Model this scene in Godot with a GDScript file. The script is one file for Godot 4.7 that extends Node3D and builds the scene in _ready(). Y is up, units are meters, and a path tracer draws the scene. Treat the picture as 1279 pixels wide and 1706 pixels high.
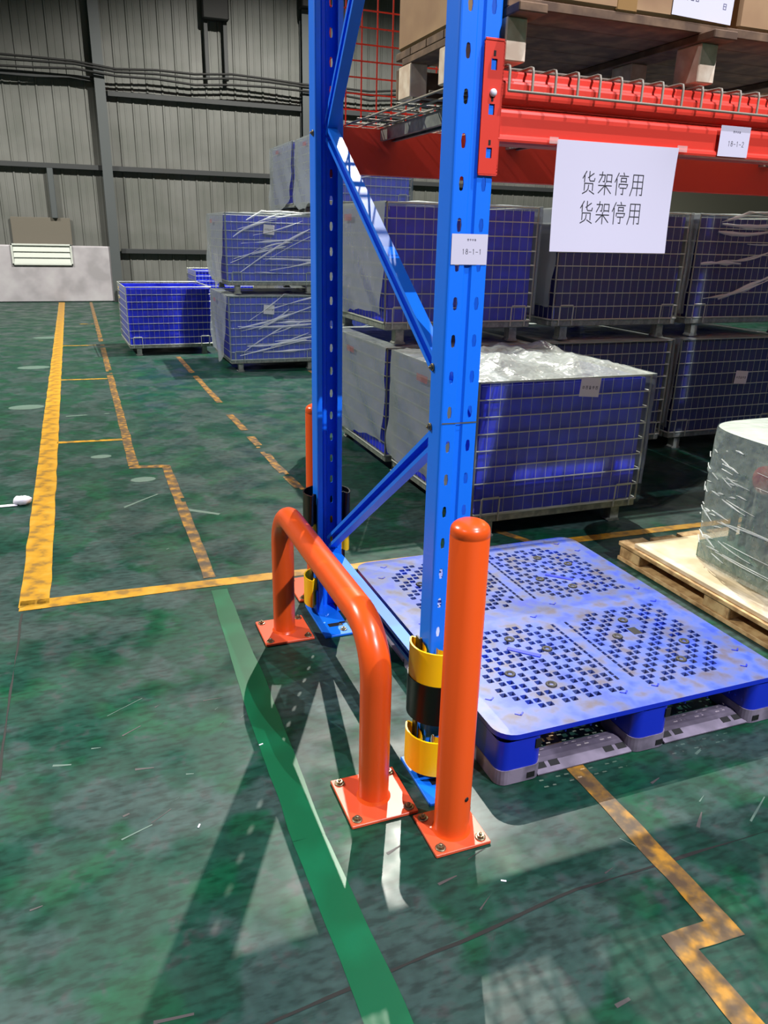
extends Node3D
# Warehouse corner: a blue pallet-rack upright with orange guards, red beams, wire cages and pallets on a green painted floor.
# x runs along the rack, z towards the viewer, y up; the front post of the rack stands at the origin.

const BAY := 2.7   # clear rack bay from post to post
var M := {}
var used := {}
var rng := RandomNumberGenerator.new()
var wave := FastNoiseLite.new()

# ------------------------------------------------------------------ helpers
func numbered(called: String) -> String:
	var n: int = used.get(called, 0)
	used[called] = n + 1
	return called if n == 0 else "%s_%03d" % [called, n]

func mb() -> SurfaceTool:
	var s := SurfaceTool.new()
	s.begin(Mesh.PRIMITIVE_TRIANGLES)
	s.set_smooth_group(-1)
	return s

func finish(s: SurfaceTool) -> ArrayMesh:
	s.generate_normals()
	return s.commit()

func put(called: String, mesh: Mesh, mat: Material, parent: Node = self) -> MeshInstance3D:
	var o := MeshInstance3D.new()
	o.name = called
	o.mesh = mesh
	o.material_override = mat
	parent.add_child(o, true)
	return o

func obj(called: String, s: SurfaceTool, mat: Material, parent: Node = self) -> MeshInstance3D:
	return put(numbered(called) if parent == self else called, finish(s), mat, parent)

func thing(called: String, label: String, category: String, at := Vector3.ZERO, turn := 0.0, group := "") -> Node3D:
	var o := Node3D.new()
	o.name = numbered(called)
	add_child(o, true)
	o.position = at
	o.rotation.y = turn
	tag(o, label, category, group)
	return o

func tag(o: Node, label: String, category: String, group := "") -> void:
	o.set_meta("label", label)
	o.set_meta("category", category)
	if group != "":
		o.set_meta("group", group)

func part_label(o: Node, label: String) -> void:
	o.set_meta("label", label)

func struct(o: Node) -> Node:
	o.set_meta("kind", "structure")
	return o

func stuff(o: Node) -> Node:
	o.set_meta("kind", "stuff")
	return o

func tri(s: SurfaceTool, a: Vector3, b: Vector3, c: Vector3) -> void:   # counter-clockwise seen from outside
	s.add_vertex(a); s.add_vertex(c); s.add_vertex(b)

func quad(s: SurfaceTool, a: Vector3, b: Vector3, c: Vector3, d: Vector3) -> void:
	tri(s, a, b, c); tri(s, a, c, d)

func face(s: SurfaceTool, a: Vector3, b: Vector3, c: Vector3, d: Vector3, out: Vector3) -> void:
	if (b - a).cross(c - a).dot(out) + (c - a).cross(d - a).dot(out) >= 0.0:
		quad(s, a, b, c, d)
	else:
		quad(s, d, c, b, a)

func face3(s: SurfaceTool, a: Vector3, b: Vector3, c: Vector3, out: Vector3) -> void:
	if (b - a).cross(c - a).dot(out) >= 0.0:
		tri(s, a, b, c)
	else:
		tri(s, c, b, a)

func box(s: SurfaceTool, at: Vector3, size: Vector3, b := 0.0, xf := Transform3D.IDENTITY) -> void:
	s.set_smooth_group(-1)
	var h := size / 2.0
	b = minf(b, minf(h.x, minf(h.y, h.z)) * 0.9)
	var p := func(sx: float, sy: float, sz: float, k: int) -> Vector3:
		var v := Vector3(sx * (h.x - (0.0 if k == 0 else b)), sy * (h.y - (0.0 if k == 1 else b)), sz * (h.z - (0.0 if k == 2 else b)))
		return xf * (at + v)
	var c: Vector3 = xf * at
	for k in 3:
		for sg in [-1.0, 1.0]:
			var q := []
			for uv in [[-1.0, -1.0], [1.0, -1.0], [1.0, 1.0], [-1.0, 1.0]]:
				if k == 0: q.append(p.call(sg, uv[0], uv[1], 0))
				elif k == 1: q.append(p.call(uv[0], sg, uv[1], 1))
				else: q.append(p.call(uv[0], uv[1], sg, 2))
			face(s, q[0], q[1], q[2], q[3], (q[0] + q[2]) / 2.0 - c)
	if b <= 0.0:
		return
	for s1 in [-1.0, 1.0]:
		for s2 in [-1.0, 1.0]:
			var e: Array = [p.call(-1.0, s1, s2, 1), p.call(1.0, s1, s2, 1), p.call(1.0, s1, s2, 2), p.call(-1.0, s1, s2, 2)]
			face(s, e[0], e[1], e[2], e[3], (e[0] + e[2]) / 2.0 - c)
			e = [p.call(s1, -1.0, s2, 0), p.call(s1, 1.0, s2, 0), p.call(s1, 1.0, s2, 2), p.call(s1, -1.0, s2, 2)]
			face(s, e[0], e[1], e[2], e[3], (e[0] + e[2]) / 2.0 - c)
			e = [p.call(s1, s2, -1.0, 0), p.call(s1, s2, 1.0, 0), p.call(s1, s2, 1.0, 1), p.call(s1, s2, -1.0, 1)]
			face(s, e[0], e[1], e[2], e[3], (e[0] + e[2]) / 2.0 - c)
			for s3 in [-1.0, 1.0]:
				var t: Array = [p.call(s1, s2, s3, 0), p.call(s1, s2, s3, 1), p.call(s1, s2, s3, 2)]
				face3(s, t[0], t[1], t[2], (t[0] + t[1] + t[2]) / 3.0 - c)

func tube(s: SurfaceTool, pts: Array, r: float, n := 8, caps := true) -> void:
	var frames := []
	var up := Vector3.ZERO
	for i in pts.size():
		var d: Vector3 = (pts[mini(i + 1, pts.size() - 1)] - pts[maxi(i - 1, 0)]).normalized()
		if up == Vector3.ZERO:
			up = d.cross(Vector3(0.31, 0.87, 0.37)).normalized()
		up = (up - d * up.dot(d)).normalized()
		var side := d.cross(up)
		var ring := []
		for k in n:
			var a := TAU * k / n
			ring.append(pts[i] + (up * cos(a) + side * sin(a)) * r)
		frames.append(ring)
	s.set_smooth_group(0)
	for i in pts.size() - 1:
		for k in n:
			var j := (k + 1) % n
			quad(s, frames[i][k], frames[i][j], frames[i + 1][j], frames[i + 1][k])
	if caps:
		s.set_smooth_group(-1)
		var e := pts.size() - 1
		for k in n:
			var j := (k + 1) % n
			tri(s, pts[0], frames[0][j], frames[0][k])
			tri(s, pts[e], frames[e][k], frames[e][j])

func arc(c: Vector3, u: Vector3, v: Vector3, r: float, a0: float, a1: float, n: int) -> Array:
	var out := []
	for i in n + 1:
		var a := lerpf(a0, a1, float(i) / n)
		out.append(c + (u * cos(a) + v * sin(a)) * r)
	return out

func lathe(s: SurfaceTool, profile: Array, at: Vector3, n := 24, turn := 0.0, sx := 1.0, sz := 1.0) -> void:   # profile: Vector2(radius, y) from bottom to top on the outside
	s.set_smooth_group(0)
	for i in profile.size() - 1:
		var p: Vector2 = profile[i]
		var q: Vector2 = profile[i + 1]
		for k in n:
			var a := TAU * k / n + turn
			var b := TAU * (k + 1) / n + turn
			var A := at + Vector3(cos(a) * p.x * sx, p.y, -sin(a) * p.x * sz)
			var B := at + Vector3(cos(b) * p.x * sx, p.y, -sin(b) * p.x * sz)
			var C := at + Vector3(cos(b) * q.x * sx, q.y, -sin(b) * q.x * sz)
			var D := at + Vector3(cos(a) * q.x * sx, q.y, -sin(a) * q.x * sz)
			if p.x < 1e-6: tri(s, A, C, D)
			elif q.x < 1e-6: tri(s, A, B, C)
			else: quad(s, A, B, C, D)

func prism(s: SurfaceTool, poly: PackedVector2Array, from: Vector3, u: Vector3, v: Vector3, along: Vector3, smooth := false) -> void:   # polygon in the u, v plane swept along
	var n := poly.size()
	var mid := Vector2.ZERO
	for p in poly: mid += p / n
	var at := func(p: Vector2, t: float) -> Vector3: return from + u * p.x + v * p.y + along * t
	var ccw := not Geometry2D.is_polygon_clockwise(poly)
	var outw := u.cross(v).dot(along) > 0.0
	s.set_smooth_group(0 if smooth else -1)
	for i in n:
		var a := poly[i]
		var b := poly[(i + 1) % n]
		if ccw == outw: quad(s, at.call(a, 0.0), at.call(b, 0.0), at.call(b, 1.0), at.call(a, 1.0))
		else: quad(s, at.call(b, 0.0), at.call(a, 0.0), at.call(a, 1.0), at.call(b, 1.0))
	s.set_smooth_group(-1)
	var ids := Geometry2D.triangulate_polygon(poly)
	for i in range(0, ids.size(), 3):
		face3(s, at.call(poly[ids[i]], 1.0), at.call(poly[ids[i + 1]], 1.0), at.call(poly[ids[i + 2]], 1.0), along)
		face3(s, at.call(poly[ids[i]], 0.0), at.call(poly[ids[i + 1]], 0.0), at.call(poly[ids[i + 2]], 0.0), -along)

func surf(s: SurfaceTool, f: Callable, nu: int, nv: int, uv := false) -> void:   # f(u, v) -> point; outside is du x dv
	s.set_smooth_group(0)
	var g := []
	for i in nu + 1:
		var row := []
		for j in nv + 1: row.append(f.call(float(i) / nu, float(j) / nv))
		g.append(row)
	for i in nu:
		for j in nv:
			for c in [[0, 0], [1, 1], [1, 0], [0, 0], [0, 1], [1, 1]]:
				if uv: s.set_uv(Vector2(float(i + c[0]) / nu, 1.0 - float(j + c[1]) / nv))
				s.add_vertex(g[i + c[0]][j + c[1]])

func ring_hole(s: SurfaceTool, c: Vector3, u: Vector3, v: Vector3, hw: Vector2, hole: Array, thick: float, back := true) -> void:
	# a rectangular piece of sheet (half sizes hw along u, v) with an eight-cornered hole; its front looks along u x v
	var w := u.cross(v).normalized() * thick
	var o := [Vector2(hw.x, 0), Vector2(hw.x, hw.y), Vector2(0, hw.y), Vector2(-hw.x, hw.y), Vector2(-hw.x, 0), Vector2(-hw.x, -hw.y), Vector2(0, -hw.y), Vector2(hw.x, -hw.y)]
	s.set_smooth_group(-1)
	for k in 8:
		var j := (k + 1) % 8
		var A: Vector3 = c + u * o[k].x + v * o[k].y
		var B: Vector3 = c + u * o[j].x + v * o[j].y
		var C: Vector3 = c + u * hole[j].x + v * hole[j].y
		var D: Vector3 = c + u * hole[k].x + v * hole[k].y
		quad(s, A, B, C, D)
		if back: quad(s, B - w, A - w, D - w, C - w)
		quad(s, D, C, C - w, D - w)

func hole8(a: float, b: float, r: float) -> Array:   # a rounded slot, corners in the order of ring_hole
	return [Vector2(a, 0), Vector2(a - r * 0.4, b - r * 0.5), Vector2(0, b), Vector2(-a + r * 0.4, b - r * 0.5), Vector2(-a, 0), Vector2(-a + r * 0.4, -b + r * 0.5), Vector2(0, -b), Vector2(a - r * 0.4, -b + r * 0.5)]

func hole_rect(a: float, b: float) -> Array:
	return [Vector2(a, 0), Vector2(a, b), Vector2(0, b), Vector2(-a, b), Vector2(-a, 0), Vector2(-a, -b), Vector2(0, -b), Vector2(a, -b)]

# ------------------------------------------------------------------ materials
func mat(col: Color, rough := 0.5, metal := 0.0, spec := 0.5) -> StandardMaterial3D:
	var m := StandardMaterial3D.new()
	m.albedo_color = col
	m.roughness = rough
	m.metallic = metal
	m.metallic_specular = spec
	m.cull_mode = BaseMaterial3D.CULL_DISABLED
	return m

func noise(seed_: int, freq: float, octaves := 4, kind := FastNoiseLite.TYPE_SIMPLEX_SMOOTH) -> FastNoiseLite:
	var n := FastNoiseLite.new()
	n.seed = seed_
	n.frequency = freq
	n.noise_type = kind
	n.fractal_octaves = octaves
	return n

func ramp(stops: Array) -> Gradient:
	var g := Gradient.new()
	g.offsets = PackedFloat32Array(stops.map(func(x): return x[0]))
	g.colors = PackedColorArray(stops.map(func(x): return x[1]))
	return g

func noisy(stops: Array, seed_: int, freq: float, scale: float, rough := 0.5, size := 256, metal := 0.0) -> StandardMaterial3D:
	var m := mat(Color.WHITE, rough, metal)
	var t := NoiseTexture2D.new()
	t.width = size; t.height = size; t.seamless = true
	t.noise = noise(seed_, freq)
	t.color_ramp = ramp(stops)
	m.albedo_texture = t
	m.uv1_triplanar = true
	m.uv1_world_triplanar = true
	m.uv1_scale = Vector3.ONE * scale
	return m

func bumpy(m: StandardMaterial3D, seed_: int, freq: float, strength: float, size := 256) -> StandardMaterial3D:
	var t := NoiseTexture2D.new()
	t.width = size; t.height = size; t.seamless = true; t.as_normal_map = true; t.bump_strength = strength
	t.noise = noise(seed_, freq)
	m.normal_enabled = true
	m.normal_texture = t
	if not m.uv1_triplanar:
		m.uv1_triplanar = true
		m.uv1_world_triplanar = true
	return m

func film(alpha: float, tint: Color, rough := 0.3) -> StandardMaterial3D:
	var m := mat(Color(tint.r, tint.g, tint.b, alpha), rough, 0.0, 0.6)
	m.transparency = BaseMaterial3D.TRANSPARENCY_ALPHA
	return m

func floor_texture() -> ImageTexture:
	var n := 1024
	var a := noise(11, 0.006, 5).get_seamless_image(n, n).get_data()
	var b := noise(12, 0.022, 4).get_seamless_image(n, n).get_data()
	var c := noise(13, 0.011, 3).get_seamless_image(n, n).get_data()
	var d := noise(14, 0.09, 3).get_seamless_image(n, n).get_data()
	var green := Color(0.10, 0.25, 0.205)
	var fresh := Color(0.06, 0.275, 0.185)
	var grey := Color(0.20, 0.275, 0.265)
	var scuff := Color(0.21, 0.21, 0.21)
	var px := PackedByteArray()
	px.resize(n * n * 3)
	for i in n * n:
		var w := smoothstep(118.0, 168.0, a[i] + (b[i] - 128.0) * 0.35)
		var f := smoothstep(128.0, 185.0, c[i])
		var q := green.lerp(fresh, f).lerp(grey, w * 0.9)
		q = q.lerp(scuff, smoothstep(150.0, 215.0, b[i] * 0.6 + d[i] * 0.4) * 0.7)
		var g := 1.0 + (d[i] - 128.0) / 128.0 * 0.10 + (b[i] - 128.0) / 128.0 * 0.14
		px[i * 3] = clampi(int(q.r * g * 255.0), 0, 255)
		px[i * 3 + 1] = clampi(int(q.g * g * 255.0), 0, 255)
		px[i * 3 + 2] = clampi(int(q.b * g * 255.0), 0, 255)
	return ImageTexture.create_from_image(Image.create_from_data(n, n, false, Image.FORMAT_RGB8, px))

func make_materials() -> void:
	M.blue = mat(Color(0.04, 0.46, 0.98), 0.42)
	M.orange = mat(Color(0.90, 0.33, 0.10), 0.28)
	M.orange_plate = mat(Color(0.88, 0.34, 0.20), 0.38)
	M.red = mat(Color(0.88, 0.24, 0.18), 0.42)
	M.yellow = mat(Color(1.0, 0.80, 0.02), 0.38)
	M.black = mat(Color(0.035, 0.035, 0.035), 0.3)
	M.steel = mat(Color(0.62, 0.60, 0.55), 0.42, 0.85)
	M.bolt = mat(Color(0.58, 0.54, 0.44), 0.38, 0.9)
	M.zinc = noisy([[0.3, Color(0.50, 0.52, 0.50)], [0.7, Color(0.62, 0.64, 0.60)]], 31, 0.03, 4.0, 0.42, 128, 0.6)
	M.wire = mat(Color(0.74, 0.76, 0.72), 0.4, 0.4)
	M.deck_wire = mat(Color(0.58, 0.55, 0.49), 0.55, 0.1)
	M.mesh_orange = mat(Color(0.86, 0.22, 0.10), 0.45)
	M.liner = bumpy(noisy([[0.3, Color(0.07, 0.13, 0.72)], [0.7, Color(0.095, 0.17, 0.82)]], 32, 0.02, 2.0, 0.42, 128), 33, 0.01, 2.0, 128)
	M.liner_shaded = mat(Color(0.045, 0.065, 0.40), 0.5)  # the blue liner with the shade under the rack put into its colour
	M.paper = mat(Color(0.90, 0.89, 0.93), 0.7)
	M.film_front = film(0.07, Color(0.74, 0.82, 0.80), 0.3)
	M.film_haze = film(0.20, Color(0.62, 0.72, 0.74), 0.28)
	M.film_side = bumpy(film(0.72, Color(0.52, 0.55, 0.57), 0.27), 34, 0.008, 3.0)
	M.film_top = bumpy(film(0.62, Color(0.80, 0.84, 0.82), 0.28), 35, 0.03, 5.0)
	M.film_fold = film(0.55, Color(0.92, 0.95, 0.95), 0.3)
	M.film_red = film(0.40, Color(0.60, 0.20, 0.16), 0.4)
	M.wood = noisy([[0.25, Color(0.60, 0.47, 0.30)], [0.5, Color(0.72, 0.58, 0.39)], [0.8, Color(0.80, 0.68, 0.48)]], 36, 0.02, 3.0, 0.7)
	M.wood_dark = noisy([[0.25, Color(0.36, 0.27, 0.20)], [0.8, Color(0.50, 0.39, 0.29)]], 51, 0.02, 3.0, 0.75)
	M.ply = noisy([[0.25, Color(0.80, 0.72, 0.58)], [0.8, Color(0.88, 0.82, 0.72)]], 37, 0.012, 2.0, 0.65)
	M.wood_lit = noisy([[0.25, Color(0.84, 0.74, 0.64)], [0.8, Color(0.93, 0.86, 0.77)]], 38, 0.02, 4.0, 0.7)  # wood with the lit look of the block fronts put into its colour
	M.carton = noisy([[0.2, Color(0.60, 0.46, 0.33)], [0.8, Color(0.68, 0.54, 0.39)]], 39, 0.01, 2.0, 0.75)
	M.pallet_top = noisy([[0.12, Color(0.34, 0.31, 0.37)], [0.38, Color(0.34, 0.37, 0.56)], [0.58, Color(0.28, 0.36, 0.66)], [0.85, Color(0.18, 0.28, 0.74)]], 40, 0.012, 1.6, 0.42, 512)  # dirt, plus the glossy reflection off the deck put into the colour
	M.pallet = mat(Color(0.05, 0.16, 0.74), 0.4)
	M.pallet_base = noisy([[0.3, Color(0.40, 0.37, 0.43)], [0.7, Color(0.54, 0.50, 0.57)]], 41, 0.02, 3.0, 0.5, 128)
	M.rubber = mat(Color(0.17, 0.16, 0.15), 0.6)
	M.line = noisy([[0.2, Color(0.52, 0.39, 0.15)], [0.4, Color(0.66, 0.48, 0.10)], [0.6, Color(0.71, 0.52, 0.08)], [0.85, Color(0.72, 0.55, 0.18)]], 42, 0.02, 2.2, 0.42)
	M.line_worn = noisy([[0.25, Color(0.31, 0.25, 0.185)], [0.45, Color(0.40, 0.31, 0.19)], [0.62, Color(0.50, 0.37, 0.17)], [0.82, Color(0.64, 0.46, 0.16)]], 43, 0.02, 3.0, 0.42)
	M.green_paint = noisy([[0.3, Color(0.02, 0.33, 0.20)], [0.7, Color(0.025, 0.38, 0.24)]], 44, 0.015, 1.5, 0.4, 128)
	M.joint = mat(Color(0.10, 0.10, 0.09), 0.8)
	M.scuff = mat(Color(0.31, 0.40, 0.36), 0.6)
	M.scuff_dark = mat(Color(0.25, 0.235, 0.235), 0.6)
	M.sheet = noisy([[0.2, Color(0.335, 0.345, 0.33)], [0.5, Color(0.365, 0.37, 0.36)], [0.8, Color(0.39, 0.395, 0.385)]], 45, 0.008, 0.35, 0.55)
	M.sheet_rib = mat(Color(0.36, 0.36, 0.32), 0.6)
	M.purlin = mat(Color(0.17, 0.18, 0.19), 0.6)
	M.column = mat(Color(0.27, 0.29, 0.30), 0.55)
	M.plaster = noisy([[0.15, Color(0.55, 0.54, 0.56)], [0.5, Color(0.62, 0.605, 0.63)], [0.85, Color(0.66, 0.65, 0.67)]], 46, 0.012, 0.5, 0.8)
	M.louver = mat(Color(0.74, 0.76, 0.74), 0.5)
	M.grime = mat(Color(0.37, 0.35, 0.315), 0.7)
	M.ceiling = mat(Color(0.30, 0.31, 0.31), 0.8)
	M.shell = mat(Color(0.38, 0.38, 0.36), 0.8)
	M.dark = mat(Color(0.05, 0.05, 0.055), 0.7)
	M.machine = mat(Color(0.08, 0.34, 0.24), 0.45)
	M.machine_grey = mat(Color(0.46, 0.50, 0.47), 0.5)
	M.wrap = bumpy(film(0.44, Color(0.70, 0.76, 0.73), 0.26), 47, 0.04, 5.0)
	M.wrap_top = bumpy(film(0.86, Color(0.80, 0.84, 0.80), 0.3), 48, 0.02, 4.0)
	M.lamp_glass = mat(Color(1, 1, 1), 0.4)
	M.lamp_glass.emission_enabled = true
	M.lamp_glass.emission = Color(1.0, 0.97, 0.92)
	M.lamp_glass.emission_energy_multiplier = 6.0
	M.lamp_body = mat(Color(0.35, 0.36, 0.38), 0.4, 0.6)
	var fl := mat(Color.WHITE, 0.36, 0.0, 0.36)
	fl.albedo_texture = floor_texture()
	fl.uv1_triplanar = true
	fl.uv1_world_triplanar = true
	fl.uv1_scale = Vector3.ONE / 3.1
	var rt := NoiseTexture2D.new()
	rt.width = 512; rt.height = 512; rt.seamless = true
	rt.noise = noise(15, 0.02, 4)
	rt.color_ramp = ramp([[0.2, Color(0.30, 0.30, 0.30)], [0.8, Color(0.62, 0.62, 0.62)]])
	fl.roughness = 1.0
	fl.roughness_texture = rt
	var dt := NoiseTexture2D.new()
	dt.width = 512; dt.height = 512; dt.seamless = true
	dt.noise = noise(16, 0.03, 4)
	dt.color_ramp = ramp([[0.25, Color(0.80, 0.79, 0.79)], [0.5, Color(0.95, 0.95, 0.95)], [0.75, Color(1, 1, 1)]])
	fl.detail_enabled = true
	fl.detail_albedo = dt
	fl.detail_blend_mode = BaseMaterial3D.BLEND_MODE_MUL
	fl.detail_uv_layer = BaseMaterial3D.DETAIL_UV_2
	fl.uv2_triplanar = true
	fl.uv2_world_triplanar = true
	fl.uv2_scale = Vector3(0.9, 1.0, 2.6)
	M.floor = fl

# ------------------------------------------------------------------ lettering: strokes drawn into an image
const HAN := {
	"huo": [[.30, .02, .08, .32], [.20, .20, .20, .48], [.80, .10, .44, .29], [.52, .02, .52, .36, .58, .43, .86, .43, .89, .31], [.22, .54, .22, .84], [.22, .54, .78, .54, .78, .84], [.50, .61, .48, .78, .38, .88, .12, .99], [.56, .85, .90, .99]],
	"jia": [[.06, .14, .46, .14, .43, .43, .34, .42], [.26, .01, .24, .22, .06, .47], [.58, .12, .58, .45], [.58, .12, .92, .12, .92, .45], [.58, .41, .92, .41], [.05, .60, .95, .60], [.50, .49, .50, 1.0], [.46, .62, .07, .93], [.54, .62, .93, .93]],
	"ting": [[.28, .02, .05, .42], [.18, .28, .18, .99], [.62, .0, .67, .09], [.36, .14, .97, .14], [.48, .23, .48, .41], [.48, .23, .84, .23, .84, .41], [.48, .38, .84, .38], [.36, .63, .36, .50, .96, .50, .92, .62], [.44, .67, .88, .67], [.66, .67, .66, .95, .55, .94]],
	"yong": [[.20, .06, .20, .60, .06, .99], [.20, .06, .90, .06, .90, .95, .77, .94], [.20, .36, .90, .36], [.20, .64, .90, .64], [.54, .06, .54, .97]],
	"1": [[.30, .18, .52, .02, .52, 1.0]],
	"8": [[.5, .46, .2, .36, .2, .12, .5, .0, .8, .12, .8, .36, .5, .46, .14, .6, .14, .88, .5, 1.0, .86, .88, .86, .6, .5, .46]],
	"2": [[.14, .22, .3, .03, .7, .03, .86, .22, .8, .44, .12, .99, .9, .99]],
	"-": [[.1, .58, .9, .58]],
	"a": [[.2, .2, .2, .85, .8, .85, .8, .2, .2, .2], [.2, .5, .8, .5]],
	"b": [[.2, .2, .8, .2, .8, .6, .2, .6, .2, .2], [.5, .0, .5, 1.0]],
	"c": [[.1, .1, .9, .1], [.2, .3, .8, .3], [.5, .1, .5, .5], [.2, .55, .2, .95, .8, .95, .8, .55], [.1, .5, .9, .5]],
	"d": [[.2, .1, .5, .05], [.1, .3, .9, .3], [.5, .1, .5, .5], [.2, .55, .8, .55, .8, .95, .2, .95, .2, .55], [.4, .6, .4, .9], [.6, .6, .6, .9]],
}

func stroke(im: Image, a: Vector2, b: Vector2, w: float, ink: Color) -> void:
	var lo := Vector2(minf(a.x, b.x), minf(a.y, b.y)) - Vector2.ONE * (w + 1)
	var hi := Vector2(maxf(a.x, b.x), maxf(a.y, b.y)) + Vector2.ONE * (w + 1)
	for y in range(maxi(0, int(lo.y)), mini(im.get_height(), int(hi.y) + 1)):
		for x in range(maxi(0, int(lo.x)), mini(im.get_width(), int(hi.x) + 1)):
			var p := Vector2(x + 0.5, y + 0.5)
			var q := Geometry2D.get_closest_point_to_segment(p, a, b)
			var k := clampf(w / 2.0 + 0.5 - p.distance_to(q), 0.0, 1.0)
			if k > 0.0: im.set_pixel(x, y, im.get_pixel(x, y).lerp(ink, k))

func glyph(im: Image, key: String, at: Vector2, size: Vector2, w: float, ink: Color) -> void:
	for st in HAN[key]:
		for i in range(0, st.size() - 2, 2):
			stroke(im, at + Vector2(st[i], st[i + 1]) * size, at + Vector2(st[i + 2], st[i + 3]) * size, w, ink)

func printed(im: Image, rough := 0.65) -> StandardMaterial3D:
	var m := mat(Color.WHITE, rough)
	m.albedo_texture = ImageTexture.create_from_image(im)
	return m

func make_prints() -> void:
	var paper := Color(0.83, 0.81, 0.88)
	var ink := Color(0.12, 0.12, 0.14)
	var im := Image.create(768, 544, false, Image.FORMAT_RGB8)
	im.fill(paper)
	var keys := ["huo", "jia", "ting", "yong"]
	for line in 2:
		for k in 4:
			glyph(im, keys[k], Vector2(168 + k * 104, 140 + line * 146), Vector2(92, 112), 5.5, ink)
	M.notice = printed(im)
	for which in ["18-1-1", "18-1-2"]:
		var t := Image.create(256, 192, false, Image.FORMAT_RGB8)
		t.fill(paper)
		for k in which.length():
			glyph(t, which[k], Vector2(76 + k * 24, 94), Vector2(18, 32), 3.4, Color(0.25, 0.24, 0.28))
		for k in 4:
			glyph(t, ["c", "b", "a", "d"][k], Vector2(108 + k * 17, 30), Vector2(13, 13), 2.6, Color(0.42, 0.40, 0.46))
		M["tag " + which] = printed(t)
	var c := Image.create(320, 200, false, Image.FORMAT_RGB8)
	c.fill(Color(0.88, 0.87, 0.92))
	for k in 4:
		glyph(c, ["a", "b", "d", "c"][k], Vector2(34 + k * 26, 98), Vector2(22, 34), 3.6, Color(0.36, 0.35, 0.46))
	glyph(c, "a", Vector2(262, 112), Vector2(24, 34), 3.6, Color(0.40, 0.40, 0.52))
	M.carton_print = printed(c)
	var g := Image.create(96, 96, false, Image.FORMAT_RGB8)
	g.fill(Color(0.84, 0.83, 0.84))
	for k in 5:
		glyph(g, ["a", "c", "d", "b", "c"][k], Vector2(10 + k * 16, 40), Vector2(12, 18), 2.4, Color(0.45, 0.44, 0.48))
	M.card = printed(g)

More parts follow.
